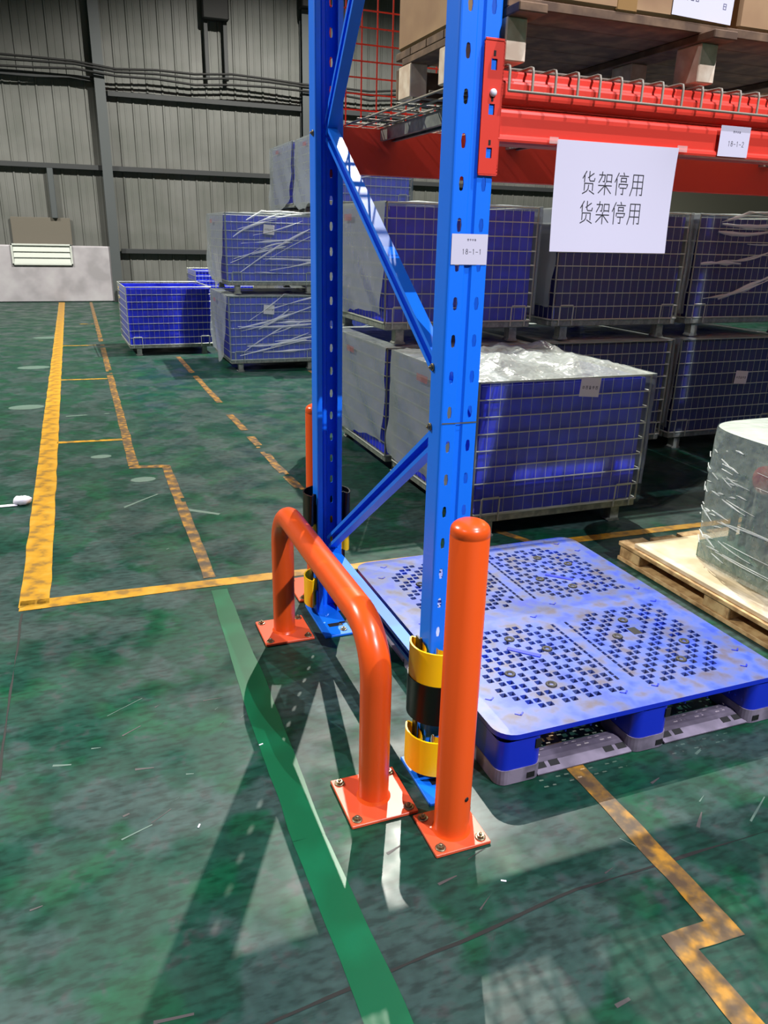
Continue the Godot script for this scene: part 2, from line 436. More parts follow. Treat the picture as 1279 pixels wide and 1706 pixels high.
# ------------------------------------------------------------------ the setting
func build_room() -> void:
	var s := mb()
	box(s, Vector3(2, -0.1, -1.2), Vector3(32, 0.2, 27))
	var fl := obj("floor", s, M.floor)
	struct(fl)
	floor_marks(fl)
	s = mb(); box(s, Vector3(2, 9.6, -1.2), Vector3(32, 0.2, 27)); struct(obj("ceiling", s, M.ceiling))
	s = mb(); box(s, Vector3(-14.1, 4.7, -1.2), Vector3(0.2, 10, 27)); struct(obj("wall_left", s, M.shell))
	s = mb(); box(s, Vector3(18.1, 4.7, -1.2), Vector3(0.2, 10, 27)); struct(obj("wall_right", s, M.shell))
	s = mb(); box(s, Vector3(2, 4.7, 12.4), Vector3(32, 10, 0.2)); struct(obj("wall_front", s, M.shell))
	s = mb(); box(s, Vector3(2, 4.7, -14.6), Vector3(32, 10, 0.2))
	var wall := obj("wall_back", s, M.sheet_rib)
	struct(wall)
	# profiled sheet: one pan and one rib per panel
	var pan := mb()
	prism(pan, PackedVector2Array([Vector2(0, 0), Vector2(0.014, 0.020), Vector2(0.034, 0.020), Vector2(0.048, 0.006), Vector2(0.128, 0.006), Vector2(0.133, 0.011), Vector2(0.155, 0.011), Vector2(0.16, 0.006), Vector2(0.259, 0.006), Vector2(0.259, -0.05), Vector2(0, -0.05)]), Vector3(0, 0.0, 0), Vector3.RIGHT, Vector3(0, 0, 1), Vector3(0, 9.4, 0))
	var pm := finish(pan)
	for i in 62:
		var x := -5.2 + i * 0.26
		var p := put("wall_panel", pm, M.sheet, wall)
		p.position = Vector3(x, 0.05, -14.46)
	# purlins, columns, pipes, window hood
	for d in [[-5.2, 0.0, 2.30], [0.0, 11.0, 2.30], [0.12, 11.0, 0.90], [-5.2, 0.0, 3.70], [0.12, 3.6, 3.50], [3.7, 11.0, 3.50], [-5.2, 11.0, 6.2]]:
		var b := mb()
		box(b, Vector3((d[0] + d[1]) / 2, d[2], -14.38), Vector3(d[1] - d[0], 0.085, 0.08), 0.006)
		obj("purlin", b, M.purlin, wall)
	for c in [[0.0, 0.17], [3.66, 0.15], [7.3, 0.17]]:
		var b := mb()
		box(b, Vector3(c[0], 4.6, -14.22), Vector3(c[1], 9.2, 0.012))
		box(b, Vector3(c[0], 4.6, -14.38), Vector3(c[1], 9.2, 0.012))
		box(b, Vector3(c[0], 4.6, -14.30), Vector3(0.012, 9.2, 0.16))
		obj("steel_column", b, M.column, wall)
	for y in [3.90, 3.84, 3.76]:
		var b := mb()
		var pts := []
		for i in 25:
			var x := -5.0 + i * 0.66
			pts.append(Vector3(x, y + 0.03 * sin(x * 1.7 + y * 9.0) + 0.02 * sin(x * 4.1 + y), -14.14 + 0.02 * sin(y * 40.0)))
		tube(b, pts, 0.02, 6)
		obj("cable", b, M.dark, wall)
	for x in [1.86, 2.20]:
		var b := mb()
		box(b, Vector3(x, 5.6, -14.33), Vector3(0.07, 3.5, 0.07), 0.005)
		obj("door_track", b, M.purlin, wall)
	var b2 := mb()
	box(b2, Vector3(2.03, 5.75, -14.28), Vector3(0.46, 1.95, 0.2), 0.02)
	obj("cable_box", b2, M.dark, wall)
	b2 = mb()
	box(b2, Vector3(3.9, 5.75, -14.2), Vector3(0.7, 1.3, 0.3), 0.02)
	obj("roller_hood", b2, M.dark, wall)
	b2 = mb()
	box(b2, Vector3(-0.955, 1.85, -14.36), Vector3(0.10, 0.82, 0.05), 0.008)
	obj("stud", b2, M.column, wall)
	b2 = mb()
	for k in 4:
		b2 = mb()
		box(b2, Vector3(0.045, 0.04 + k * 0.07, -14.12), Vector3(0.13, 0.07, 0.06), 0.004)
		obj("column_guard_band", b2, M.yellow if k % 2 else M.black, wall)
	# plastered block under the sheet, with its shutter
	s = mb()
	box(s, Vector3(-3.03, 0.49, -14.38), Vector3(6.0, 0.98, 0.24), 0.02)
	var block := obj("trim_1", s, M.plaster)
	struct(block)
	s = mb()
	box(s, Vector3(-1.2, 1.22, -14.405), Vector3(0.98, 0.46, 0.03), 0.004)
	obj("patch_sheet", s, M.grime, wall)
	var win := Node3D.new()
	win.name = "window_1"
	add_child(win)
	struct(win)
	win.position = Vector3(-1.235, 0.825, -14.25)
	s = mb()
	for d in [[0, 0.165, 1.0, 0.03], [0, -0.165, 1.0, 0.03], [-0.485, 0, 0.03, 0.36], [0.485, 0, 0.03, 0.36]]:
		box(s, Vector3(d[0], d[1], 0), Vector3(d[2], d[3], 0.05), 0.004)
	obj("window_frame", s, M.louver, win)
	for k in 3:
		s = mb()
		box(s, Vector3(0, 0, 0), Vector3(0.94, 0.108, 0.012), 0.003)
		var sl := obj("slat", s, M.louver, win)
		sl.position = Vector3(0, 0.10 - k * 0.10, 0.0)
		sl.rotation.x = -0.25

func strip(s: SurfaceTool, a: Vector2, b: Vector2, w0: float, w1: float, wear: float, y: float, cell := 0.014, seed_ := 0.0) -> void:
	# a painted strip on the floor from a to b (x, z): small cells, left out where the paint has gone
	var d := (b - a)
	var n := maxi(1, int(d.length() / (cell * (1.0 if wear > 0.0 else 4.0))))
	var m := maxi(2, int(maxf(w0, w1) / cell)) if wear > 0.0 else 2
	var nrm := Vector2(-d.y, d.x).normalized()
	s.set_smooth_group(-1)
	for i in n:
		for j in m:
			var t0 := float(i) / n
			var t1 := float(i + 1) / n
			var p := []
			for c in [[t0, j], [t1, j], [t1, j + 1], [t0, j + 1]]:
				var w := lerpf(w0, w1, c[0])
				var off: float = (float(c[1]) / m - 0.5) * w
				var base: Vector2 = a + d * c[0]
				if c[1] == 0 or c[1] == m:
					off += wave.get_noise_3d(base.x * 60.0, base.y * 60.0, c[1] * 31.0 + seed_) * 0.006
				var q := base + nrm * off
				p.append(Vector3(q.x, y, q.y))
			if wear > 0.0:
				var mid: Vector3 = (p[0] + p[2]) / 2.0
				if wave.get_noise_3d(mid.x * 14.0, mid.z * 9.0, seed_) * 0.6 + wave.get_noise_3d(mid.x * 50.0, mid.z * 50.0, seed_ + 9.0) * 0.45 < wear - 0.5:
					continue
			face(s, p[0], p[1], p[2], p[3], Vector3.UP)

func floor_marks(fl: Node) -> void:
	var y := 0.0016
	var s := mb(); strip(s, Vector2(-1.0, -14.2), Vector2(-0.995, -1.33), 0.10, 0.105, 0.0, y); obj("floor_line", s, M.line, fl)
	s = mb(); strip(s, Vector2(-1.045, -1.345), Vector2(-0.13, -1.318), 0.085, 0.06, 0.0, y, 0.014, 3.0); strip(s, Vector2(-0.13, -1.318), Vector2(2.4, -1.245), 0.055, 0.055, 0.12, y, 0.014, 3.0); obj("floor_line", s, M.line, fl)
	s = mb(); strip(s, Vector2(-0.505, -14.2), Vector2(-0.53, -3.05), 0.05, 0.055, 0.22, y, 0.02, 5.0); strip(s, Vector2(-0.555, -3.04), Vector2(-0.335, -3.0), 0.055, 0.05, 0.2, y, 0.014, 5.0); strip(s, Vector2(-0.355, -3.0), Vector2(-0.36, -1.38), 0.05, 0.05, 0.22, y, 0.014, 6.0); obj("floor_line", s, M.line_worn, fl)
	for z in [-3.72, -6.02, -8.3, -10.57]:
		s = mb(); strip(s, Vector2(-0.95, z - 0.01), Vector2(-0.555, z + 0.015), 0.045, 0.045, 0.06 if z > -4 else 0.25, y, 0.014, z); obj("floor_line", s, M.line, fl)
	s = mb(); strip(s, Vector2(0.22, -7.2), Vector2(0.235, -5.3), 0.05, 0.05, 0.2, y, 0.018, 8.0)
	strip(s, Vector2(0.235, -5.3), Vector2(0.245, -4.7), 0.05, 0.05, 0.42, y, 0.018, 8.0)
	strip(s, Vector2(0.24, -4.25), Vector2(0.25, -3.75), 0.05, 0.05, 0.16, y, 0.018, 8.0)
	strip(s, Vector2(0.25, -3.75), Vector2(0.26, -2.9), 0.05, 0.05, 0.62, y, 0.018, 8.0)
	strip(s, Vector2(0.255, -2.9), Vector2(0.275, -2.35), 0.05, 0.05, 0.42, y, 0.018, 8.4)
	strip(s, Vector2(0.275, -2.35), Vector2(0.305, -1.4), 0.05, 0.05, 0.58, y, 0.018, 8.8); obj("floor_line", s, M.line_worn, fl)
	s = mb(); strip(s, Vector2(1.36, -6.0), Vector2(1.36, -5.0), 0.05, 0.05, 0.35, y, 0.018, 14.0); strip(s, Vector2(0.98, -1.5), Vector2(1.26, -0.9), 0.04, 0.04, 0.3, y, 0.014, 15.0); obj("floor_line", s, M.line_worn, fl)
	s = mb(); strip(s, Vector2(0.35, -0.4), Vector2(0.347, 0.62), 0.046, 0.052, 0.10, y, 0.012, 10.0)
	strip(s, Vector2(0.372, 0.618), Vector2(0.21, 0.612), 0.05, 0.05, 0.14, y + 0.0002, 0.012, 11.0)
	strip(s, Vector2(0.235, 0.62), Vector2(0.235, 1.0), 0.052, 0.06, 0.12, y + 0.0004, 0.012, 12.0); obj("floor_line", s, M.line_worn, fl)
	# fresh green paint over the old line
	s = mb(); strip(s, Vector2(-0.345, -1.26), Vector2(-0.362, -0.5), 0.06, 0.085, 0.0, 0.0010, 0.01, 20.0); strip(s, Vector2(-0.362, -0.5), Vector2(-0.372, 0.1), 0.085, 0.075, 0.0, 0.0010, 0.01, 21.0); strip(s, Vector2(-0.372, 0.1), Vector2(-0.35, 0.95), 0.075, 0.085, 0.0, 0.0010, 0.01, 22.0); obj("paint_stripe", s, M.green_paint, fl)
	# joints between the floor slabs
	s = mb(); strip(s, Vector2(-1.035, -1.28), Vector2(-1.055, 1.2), 0.006, 0.007, 0.0, 0.0009, 0.004, 30.0); obj("floor_joint", s, M.joint, fl)
	s = mb(); strip(s, Vector2(-0.9, 0.53), Vector2(-0.08, 0.455), 0.006, 0.007, 0.0, 0.0009, 0.004, 31.0); strip(s, Vector2(-0.08, 0.455), Vector2(0.12, 0.432), 0.007, 0.006, 0.0, 0.0009, 0.004, 32.0); strip(s, Vector2(0.12, 0.432), Vector2(1.4, 0.445), 0.005, 0.006, 0.0, 0.0009, 0.004, 33.0); obj("floor_joint", s, M.joint, fl)
	# scuffs and scratches
	for d in [[-0.50, -2.35, -0.20, -2.10, 0.035, 0.62], [-0.78, -1.52, -0.46, -1.78, 0.07, 0.66], [-0.72, -2.25, -0.45, -2.5, 0.02, 0.3], [0.63, 0.40, 0.73, 0.345, 0.008, 0.0], [0.30, 0.34, 0.335, 0.40, 0.005, 0.0], [-0.87, 0.0, -0.70, -0.06, 0.006, 0.4], [-0.78, -0.54, -0.68, -0.60, 0.004, 0.0], [-0.9, -4.5, -0.6, -4.52, 0.03, 0.55]]:
		s = mb(); strip(s, Vector2(d[0], d[1]), Vector2(d[2], d[3]), d[4], d[4] * 0.7, d[5], 0.0007, 0.008, d[0] * 50.0)
		obj("scuff_mark", s, M.scuff, fl)
	rng.seed = 77
	for k in 70:
		var p := Vector2(rng.randf_range(-1.0, 0.75), rng.randf_range(-0.55, 0.75))
		var a := rng.randf_range(-0.9, 0.3)
		var l := rng.randf_range(0.015, 0.07)
		s = mb(); strip(s, p, p + Vector2(cos(a), sin(a)) * l, rng.randf_range(0.002, 0.007), 0.002, 0.5, 0.0006, 0.003, k * 3.0)
		obj("scuff_mark", s, M.scuff_dark if k % 3 else M.scuff, fl)
	for d in [[-1.18, -4.9, 0.085], [-1.12, -9.1, 0.12], [-0.5, -2.78, 0.045], [-0.70, -3.32, 0.04], [-1.2, -6.8, 0.10]]:
		s = mb()
		lathe(s, [Vector2(d[2], 0.0), Vector2(d[2] * 0.6, 0.0004), Vector2(0, 0.0005)], Vector3(d[0], 0.0008, d[1]), 14, 0.0, 1.5, 1.0)
		obj("chalk_mark", s, M.scuff, fl)

# ------------------------------------------------------------------ rack
func post_mesh(height: float) -> ArrayMesh:
	# open C section, perforated front at z = 0 looking to +z, body behind it
	var s := mb()
	var rows := int(height / 0.075)
	var top := 1.69 + 0.075 * 46
	var sl := hole8(0.0052, 0.0135, 0.004)
	var u := Vector3.RIGHT
	for k in rows:
		var y := top - 0.075 * k
		if y < 0.06: break
		for sx in [-1.0, 1.0]:
			ring_hole(s, Vector3(sx * 0.0240, y, 0), u, Vector3.UP, Vector2(0.0150, 0.0375), sl, 0.0022)
	var y0 := 0.006
	var y1 := top + 0.0375
	var yb := top - 0.075 * int((top - 0.06) / 0.075) - 0.0375
	for sx in [-1.0, 1.0]:   # the foot of the web below the last slot
		box(s, Vector3(sx * 0.0240, (y0 + yb) / 2, -0.0011), Vector3(0.030, yb - y0, 0.0022))
	# groove in the middle, rounded corners, sides, lips
	var p := PackedVector2Array()
	var outer := [Vector2(-0.009, 0), Vector2(-0.005, -0.005), Vector2(0.005, -0.005), Vector2(0.009, 0)]
	var inner := [Vector2(0.009, -0.0022), Vector2(0.0045, -0.0072), Vector2(-0.0045, -0.0072), Vector2(-0.009, -0.0022)]
	p.append_array(PackedVector2Array(outer + inner))
	prism(s, p, Vector3(0, y0, 0), Vector3.RIGHT, Vector3(0, 0, 1), Vector3(0, y1 - y0, 0))
	for sx in [-1.0, 1.0]:
		var q := PackedVector2Array([Vector2(0.039, 0), Vector2(0.0418, -0.0010), Vector2(0.0435, -0.0038), Vector2(0.044, -0.007), Vector2(0.044, -0.058), Vector2(0.0425, -0.062), Vector2(0.039, -0.064), Vector2(0.026, -0.064), Vector2(0.026, -0.0618), Vector2(0.038, -0.0618), Vector2(0.0405, -0.060), Vector2(0.0418, -0.057), Vector2(0.0418, -0.008), Vector2(0.0402, -0.0040), Vector2(0.039, -0.0022)])
		if sx < 0.0:
			for i in q.size(): q[i].x = -q[i].x
		prism(s, q, Vector3(0, y0, 0), Vector3.RIGHT, Vector3(0, 0, 1), Vector3(0, y1 - y0, 0))
	return finish(s)

func bolt_mesh(r: float) -> ArrayMesh:
	var s := mb()
	lathe(s, [Vector2(r * 1.55, 0), Vector2(r * 1.55, 0.0022), Vector2(r * 1.45, 0.003), Vector2(r, 0.003)], Vector3.ZERO, 14)
	s.set_smooth_group(-1)
	var hex := PackedVector2Array()
	for k in 6: hex.append(Vector2(cos(TAU * k / 6), sin(TAU * k / 6)) * r)
	prism(s, hex, Vector3(0, 0.003, 0), Vector3.RIGHT, Vector3(0, 0, -1), Vector3(0, r * 0.65, 0))
	lathe(s, [Vector2(r * 0.5, r * 0.65 + 0.003), Vector2(r * 0.45, r * 1.1 + 0.003), Vector2(0, r * 1.15 + 0.003)], Vector3.ZERO, 10)
	return finish(s)

func channel(s: SurfaceTool, a: Vector3, b: Vector3, w: float, d: float, open: Vector3, t := 0.002) -> void:
	# a C channel from a to b: web width w across, flanges depth d towards "open"
	var along := b - a
	var o := (open - along.normalized() * open.dot(along.normalized())).normalized()
	var across := along.normalized().cross(o)
	var h := w / 2
	var q := PackedVector2Array([Vector2(-h, 0), Vector2(h, 0), Vector2(h, d), Vector2(h - d * 0.35, d), Vector2(h - d * 0.35, d - t), Vector2(h - t, d - t), Vector2(h - t, t), Vector2(-h + t, t), Vector2(-h + t, d - t), Vector2(-h + d * 0.35, d - t), Vector2(-h + d * 0.35, d), Vector2(-h, d)])
	prism(s, q, a, across, o, along)

func build_upright(x: float, label: String) -> void:
	var t := thing("rack_upright", label, "rack upright", Vector3(x, 0, 0))
	var pm := post_mesh(5.1)
	var a := put("post", pm, M.blue, t)
	var b := put("post", pm, M.blue, t)
	b.rotation.y = PI
	b.position.z = -1.0
	var br := [[Vector3(0, 1.575, -0.945), Vector3(0, 2.64, -0.06)], [Vector3(0, 2.70, -0.06), Vector3(0, 3.7, -0.945)], [Vector3(0, 3.76, -0.945), Vector3(0, 4.8, -0.06)], [Vector3(0, 1.565, -0.925), Vector3(0, 0.985, -0.065)], [Vector3(0, 0.895, -0.055), Vector3(0, 0.285, -0.925)]]
	for k in br.size():
		var s := mb()
		channel(s, br[k][0], br[k][1], 0.040, 0.030, Vector3(-1, 0, 0))
		var o := obj("brace", s, M.blue, t)
		o.position.x = 0.018
	var s2 := mb()
	channel(s2, Vector3(0.018, 0.245, -0.94), Vector3(0.018, 0.245, -0.06), 0.036, 0.034, Vector3(-1, 0, 0))
	obj("bottom_brace", s2, M.blue, t)
	var bm := bolt_mesh(0.0055)
	for p in [Vector3(-0.0445, 1.57, -0.955), Vector3(-0.0445, 1.03, -0.05), Vector3(-0.0445, 0.90, -0.05), Vector3(-0.0445, 0.29, -0.95), Vector3(-0.0445, 0.245, -0.05)]:
		var o := put("brace_bolt", bm, M.bolt, t)
		o.position = p
		o.rotation.z = PI / 2
	# foot plates: front plate reaches forward of the post, rear plate reaches into the frame
	for z in [[0.10, -0.09], [-0.765, -1.02]]:
		var z0: float = z[0]
		var z1: float = z[1]
		s2 = mb()
		box(s2, Vector3(-0.02, 0.004, (z0 + z1) / 2), Vector3(0.10, 0.008, z0 - z1), 0.0012)
		var near: float = z0 - 0.03
		for sx in [-1.0, 1.0]:   # upstands that hold the post
			box(s2, Vector3(sx * 0.048, 0.05, -0.032 if z0 > 0.0 else -0.968), Vector3(0.005, 0.09, 0.06), 0.001)
		var fp := obj("foot_plate", s2, M.blue, t)
		s2 = mb()
		box(s2, Vector3(-0.012, 0.0085, near - 0.042), Vector3(0.05, 0.0012, 0.022))
		box(s2, Vector3(0.020, 0.0085, near - 0.050), Vector3(0.028, 0.0012, 0.012))
		obj("slot_recess", s2, M.dark, fp)
		var o := put("anchor_bolt", bolt_mesh(0.0075), M.bolt, t)
		o.position = Vector3(0.005, 0.008, near)
	s2 = mb()
	strip(s2, Vector2(-0.041, 0), Vector2(0.043, 0.0), 0.0015, 0.0015, 0.0, 0.0006, 0.003, 2.0)
	var seam := obj("splice_seam", s2, M.steel, t)
	seam.rotation.x = PI / 2
	seam.position = Vector3(0, 0.918, 0.0002)

func build_guard(label: String, z: float, turn: float, bands: Array) -> void:
	# plastic column guard: an open ring round the post whose ends curl back to clip on it
	var t := thing("post_guard", label, "post guard", Vector3(0, 0, z), turn)
	for b in bands:
		var s := mb()
		var pts := []
		for i in 29:
			var a := deg_to_rad(lerpf(-122.0, 122.0, i / 28.0))
			pts.append(Vector2(sin(a) * 0.078, cos(a) * 0.073 - 0.022))
		var left := [Vector2(-0.045, -0.048), Vector2(-0.052, -0.040), Vector2(-0.0545, -0.052), Vector2(-0.062, -0.063)]
		var right := []
		for i in 4: right.append(Vector2(-left[3 - i].x, left[3 - i].y))
		var path: Array = left + pts + right
		var r: float = b[3]
		var y0: float = b[0]
		var y1: float = b[1]
		s.set_smooth_group(0)
		for i in path.size() - 1:
			var p0: Vector2 = path[i]
			var p1: Vector2 = path[i + 1]
			var n0 := _nrm(path, i) * 0.0022
			var n1 := _nrm(path, i + 1) * 0.0022
			var k := 1.0 + r
			for side in [1.0, -1.0]:
				var a0: Vector2 = p0 * k + n0 * side
				var a1: Vector2 = p1 * k + n1 * side
				var q := [Vector3(a0.x, y0, a0.y), Vector3(a1.x, y0, a1.y), Vector3(a1.x, y1, a1.y), Vector3(a0.x, y1, a0.y)]
				if side > 0.0: quad(s, q[0], q[1], q[2], q[3])
				else: quad(s, q[3], q[2], q[1], q[0])
			s.set_smooth_group(-1)
			for e in [[y1, 1.0], [y0, -1.0]]:
				var o0 := p0 * k + n0
				var o1 := p1 * k + n1
				var i1 := p1 * k - n1
				var i0 := p0 * k - n0
				face(s, Vector3(o0.x, e[0], o0.y), Vector3(o1.x, e[0], o1.y), Vector3(i1.x, e[0], i1.y), Vector3(i0.x, e[0], i0.y), Vector3(0, e[1], 0))
			s.set_smooth_group(0)
		obj("%s_band" % b[2], s, M[b[2]], t)
		if b[2] == "yellow":
			for lip in [[Vector2(0.060, 0.030), Vector2(0.030, 0.034), Vector2(0.004, 0.033), Vector2(-0.016, 0.028), Vector2(-0.027, 0.018), Vector2(-0.028, 0.006)], [Vector2(-0.0745, -0.004), Vector2(-0.070, 0.010), Vector2(-0.062, 0.014), Vector2(-0.054, 0.006), Vector2(-0.050, -0.012), Vector2(-0.049, -0.030)]]:
				s = mb()
				surf(s, func(u: float, v: float) -> Vector3:
					var k := minf(u * 5.0, 4.999)
					var q: Vector2 = lip[int(k)].lerp(lip[int(k) + 1], k - int(k))
					return Vector3(q.x, lerpf(y0 + 0.004, y1 - 0.002, v), q.y), 20, 2)
				surf(s, func(u: float, v: float) -> Vector3:
					var k := minf((1.0 - u) * 5.0, 4.999)
					var q: Vector2 = lip[int(k)].lerp(lip[int(k) + 1], k - int(k))
					return Vector3(q.x, lerpf(y0 + 0.004, y1 - 0.002, v), q.y - 0.0025), 20, 2)
				obj("clip_lip", s, M.yellow, t)
	var s3 := mb()
	box(s3, Vector3(-0.058, 0.21, -0.035), Vector3(0.006, 0.36, 0.02), 0.001)
	box(s3, Vector3(0.058, 0.21, -0.035), Vector3(0.006, 0.36, 0.02), 0.001)
	obj("clip_rail", s3, M.black, t)

func _nrm(path: Array, i: int) -> Vector2:
	var d: Vector2 = path[mini(i + 1, path.size() - 1)] - path[maxi(i - 1, 0)]
	return Vector2(-d.y, d.x).normalized()

func build_bollard(x: float, z: float, label: String, dh := 0.0, half := 0.0675) -> void:
	var t := thing("bollard", label, "bollard", Vector3(x, 0, z))
	var s := mb()
	var r := 0.0405
	var prof := [Vector2(r + 0.005, 0.008), Vector2(r + 0.0015, 0.0125), Vector2(r, 0.02), Vector2(r, 0.735 - dh), Vector2(r - 0.0008, 0.7365 - dh), Vector2(r, 0.738 - dh), Vector2(r - 0.0005, 0.748 - dh)]
	for i in 7:
		var a := (i + 1) / 7.0 * PI / 2
		prof.append(Vector2((r - 0.0005) * cos(a) * (1.0 if i < 6 else 0.0), 0.748 - dh + 0.022 * sin(a)))
	lathe(s, prof, Vector3.ZERO, 40)
	obj("pole", s, M.orange, t)
	if z > 0:
		s = mb()
		lathe(s, [Vector2(0.006, 0), Vector2(0.005, 0.0015), Vector2(0.0, 0.0018)], Vector3.ZERO, 12)
		var d := obj("drilled_hole", s, M.dark, t)
		d.position = Vector3(sin(0.35) * r, 0.115, cos(0.35) * r)
		d.basis = Basis(Vector3(0, 1, 0), 0.35) * Basis(Vector3(1, 0, 0), PI / 2)
	plate(t, 0.0, 0.0, half, half)

func plate(t: Node3D, x: float, z: float, hx: float, hz: float) -> void:
	var s := mb()
	box(s, Vector3(x, 0.005, z), Vector3(hx * 2, 0.008, hz * 2), 0.0012)
	obj("base_plate", s, M.orange_plate, t)
	var bm := bolt_mesh(0.008)
	for sx in [-1.0, 1.0]:
		for sz in [-1.0, 1.0]:
			var o := put("anchor_bolt", bm, M.bolt, t)
			o.position = Vector3(x + sx * (hx - 0.018), 0.009, z + sz * (hz - 0.018))
			o.rotation.y = sx * 0.5 + sz * 0.9

func build_hoop() -> void:
	var t := thing("hoop_barrier", "orange tube hoop barrier standing left of the blue rack upright on two bolted base plates", "barrier", Vector3(-0.188, 0, 0))
	var s := mb()
	var r := 0.0365
	var R := 0.125
	var top := 0.452
	var z0 := 0.025
	var z1 := -0.858
	var pts := [Vector3(0, 0.008, z0), Vector3(0, 0.15, z0)]
	pts.append_array(arc(Vector3(0, top - R, z0 - R), Vector3(0, 0, 1), Vector3(0, 1, 0), R, 0.0, PI / 2, 10))
	pts.append_array(arc(Vector3(0, top - R, z1 + R), Vector3(0, 1, 0), Vector3(0, 0, -1), R, 0.0, PI / 2, 10))
	pts.append(Vector3(0, 0.15, z1))
	pts.append(Vector3(0, 0.008, z1))
	tube(s, pts, r, 36)
	for z in [z0, z1]:
		lathe(s, [Vector2(r + 0.006, 0.008), Vector2(r + 0.003, 0.012), Vector2(r, 0.017)], Vector3(0, 0, z), 36)
	obj("tube", s, M.orange, t)
	plate(t, 0.0, z0, 0.083, 0.085)
	plate(t, 0.0, z1, 0.083, 0.085)

func build_beam(z: float, facing: float, label: String, up := 0.0, dx := 0.0) -> void:
	var t := thing("rack_beam", label, "rack beam", Vector3(dx, up, z))
	var q := PackedVector2Array([Vector2(-0.048, 1.465), Vector2(-0.002, 1.465), Vector2(0.004, 1.468), Vector2(0.005, 1.472), Vector2(0.004, 1.477), Vector2(-0.001, 1.481), Vector2(-0.001, 1.519), Vector2(-0.003, 1.524), Vector2(-0.010, 1.529), Vector2(-0.010, 1.533), Vector2(0.002, 1.543), Vector2(0.003, 1.548), Vector2(0.003, 1.568), Vector2(0.001, 1.572), Vector2(-0.008, 1.575), Vector2(-0.010, 1.579), Vector2(-0.010, 1.588), Vector2(-0.014, 1.592), Vector2(-0.048, 1.592)])
	if facing < 0.0:
		for i in q.size(): q[i].x = -q[i].x
	var s := mb()
	prism(s, q, Vector3(0.047, 0, 0), Vector3(0, 0, 1), Vector3.UP, Vector3(BAY - 0.094, 0, 0))
	obj("beam_tube", s, M.red, t)
	for e in [[0.028, 1.0], [BAY - 0.028, -1.0]]:
		s = mb()
		var zz := 0.005 * facing if facing > 0 else -0.005
		var zp := (0.0045 if facing > 0.0 else -0.0045)
		var cx: float = e[0]
		# flange on the post's face: three openings show the hooks
		var u := Vector3(facing, 0, 0)
		for k in 3:
			ring_hole(s, Vector3(cx + e[1] * 0.001, [1.5965, 1.5215, 1.4465][k], zp), u, Vector3.UP, Vector2(0.021, 0.0375), hole_rect(0.0062, 0.0092), 0.0035)
		box(s, Vector3(cx + e[1] * 0.001, 1.6345 + 0.0025, zp - 0.00175 * facing), Vector3(0.040, 0.005, 0.0035), 0.001)
		box(s, Vector3(cx + e[1] * 0.001, 1.4085 - 0.0015, zp - 0.00175 * facing), Vector3(0.040, 0.003, 0.0035), 0.001)
		box(s, Vector3(cx + e[1] * 0.0205, 1.5215, -0.022 * facing + zp), Vector3(0.0035, 0.228, 0.044), 0.001)
		var cp := obj("connector_plate", s, M.red, t)
		s = mb()
		for k in 3:
			box(s, Vector3(cx + e[1] * 0.001, [1.5965, 1.5215, 1.4465][k] - 0.001, zp - 0.0035 * facing), Vector3(0.011, 0.017, 0.002), 0.0008)
		obj("hook", s, M.blue, cp)
		s = mb()
		for k in 3:
			box(s, Vector3(cx + e[1] * 0.001, [1.5965, 1.5215, 1.4465][k] + 0.018, zp + 0.0002 * facing), Vector3(0.0045, 0.009, 0.0006))
		obj("key_slot", s, M.dark, cp)
		if facing > 0.0:
			s = mb()
			lathe(s, [Vector2(0.0068, 0), Vector2(0.0068, 0.003), Vector2(0.005, 0.0055), Vector2(0.0, 0.0065)], Vector3.ZERO, 16)
			var pin := obj("safety_pin", s, M.paper, cp)
			pin.rotation.x = PI / 2
			pin.position = Vector3(cx + 0.002, 1.5495, zp)

func wire_bar(pts: Array, r: float, n := 6) -> ArrayMesh:
	var s := mb()
	tube(s, pts, r, n)
	return finish(s)

func build_deck(label: String, up := 0.0, dx := 0.0) -> void:
	var t := thing("wire_deck", label, "wire deck", Vector3(dx, up, 0))
	var lw := wire_bar([Vector3(0, 1.553, 0.0135), Vector3(0, 1.588, 0.0135), Vector3(0, 1.5955, 0.011), Vector3(0, 1.5975, 0.003), Vector3(0, 1.5975, -1.003), Vector3(0, 1.5955, -1.011), Vector3(0, 1.588, -1.0135), Vector3(0, 1.553, -1.0135)], 0.0027)
	for i in 52:
		put("deck_wire", lw, M.deck_wire, t).position.x = 0.058 + i * 0.0505
	var cw := wire_bar([Vector3(0.055, 0, 0), Vector3(BAY - 0.06, 0, 0)], 0.0027)
	for z in [0.0165, -1.0165]:
		put("front_wire", cw, M.deck_wire, t).position = Vector3(0, 1.5535, z)
	for k in 10:
		put("cross_wire", cw, M.deck_wire, t).position = Vector3(0, 1.6025, -0.05 - k * 0.1)
	for x in [0.19, 0.62, 1.15, 1.68, 2.1, 2.55]:
		var s := mb()
		channel(s, Vector3(x, 1.594, -0.965), Vector3(x, 1.594, -0.035), 0.05, 0.034, Vector3(0, -1, 0))
		obj("support_channel", s, M.zinc, t)

func build_mesh_panel() -> void:
	var t := thing("mesh_panel", "orange wire mesh back panel rising behind the deck of the rack", "mesh panel", Vector3(0, 0, -1.06))
	var v := mb()
	var h := mb()
	for i in 54: tube(v, [Vector3(0.04 + i * 0.05, 1.56, 0), Vector3(0.04 + i * 0.05, 3.1, 0)], 0.0024, 5)
	for i in 35: tube(h, [Vector3(0.035, 1.565 + i * 0.0445, 0.0045), Vector3(BAY, 1.565 + i * 0.0445, 0.0045)], 0.0024, 5)
	stuff(obj("upright_wires", v, M.mesh_orange, t))
	stuff(obj("level_wires", h, M.mesh_orange, t))

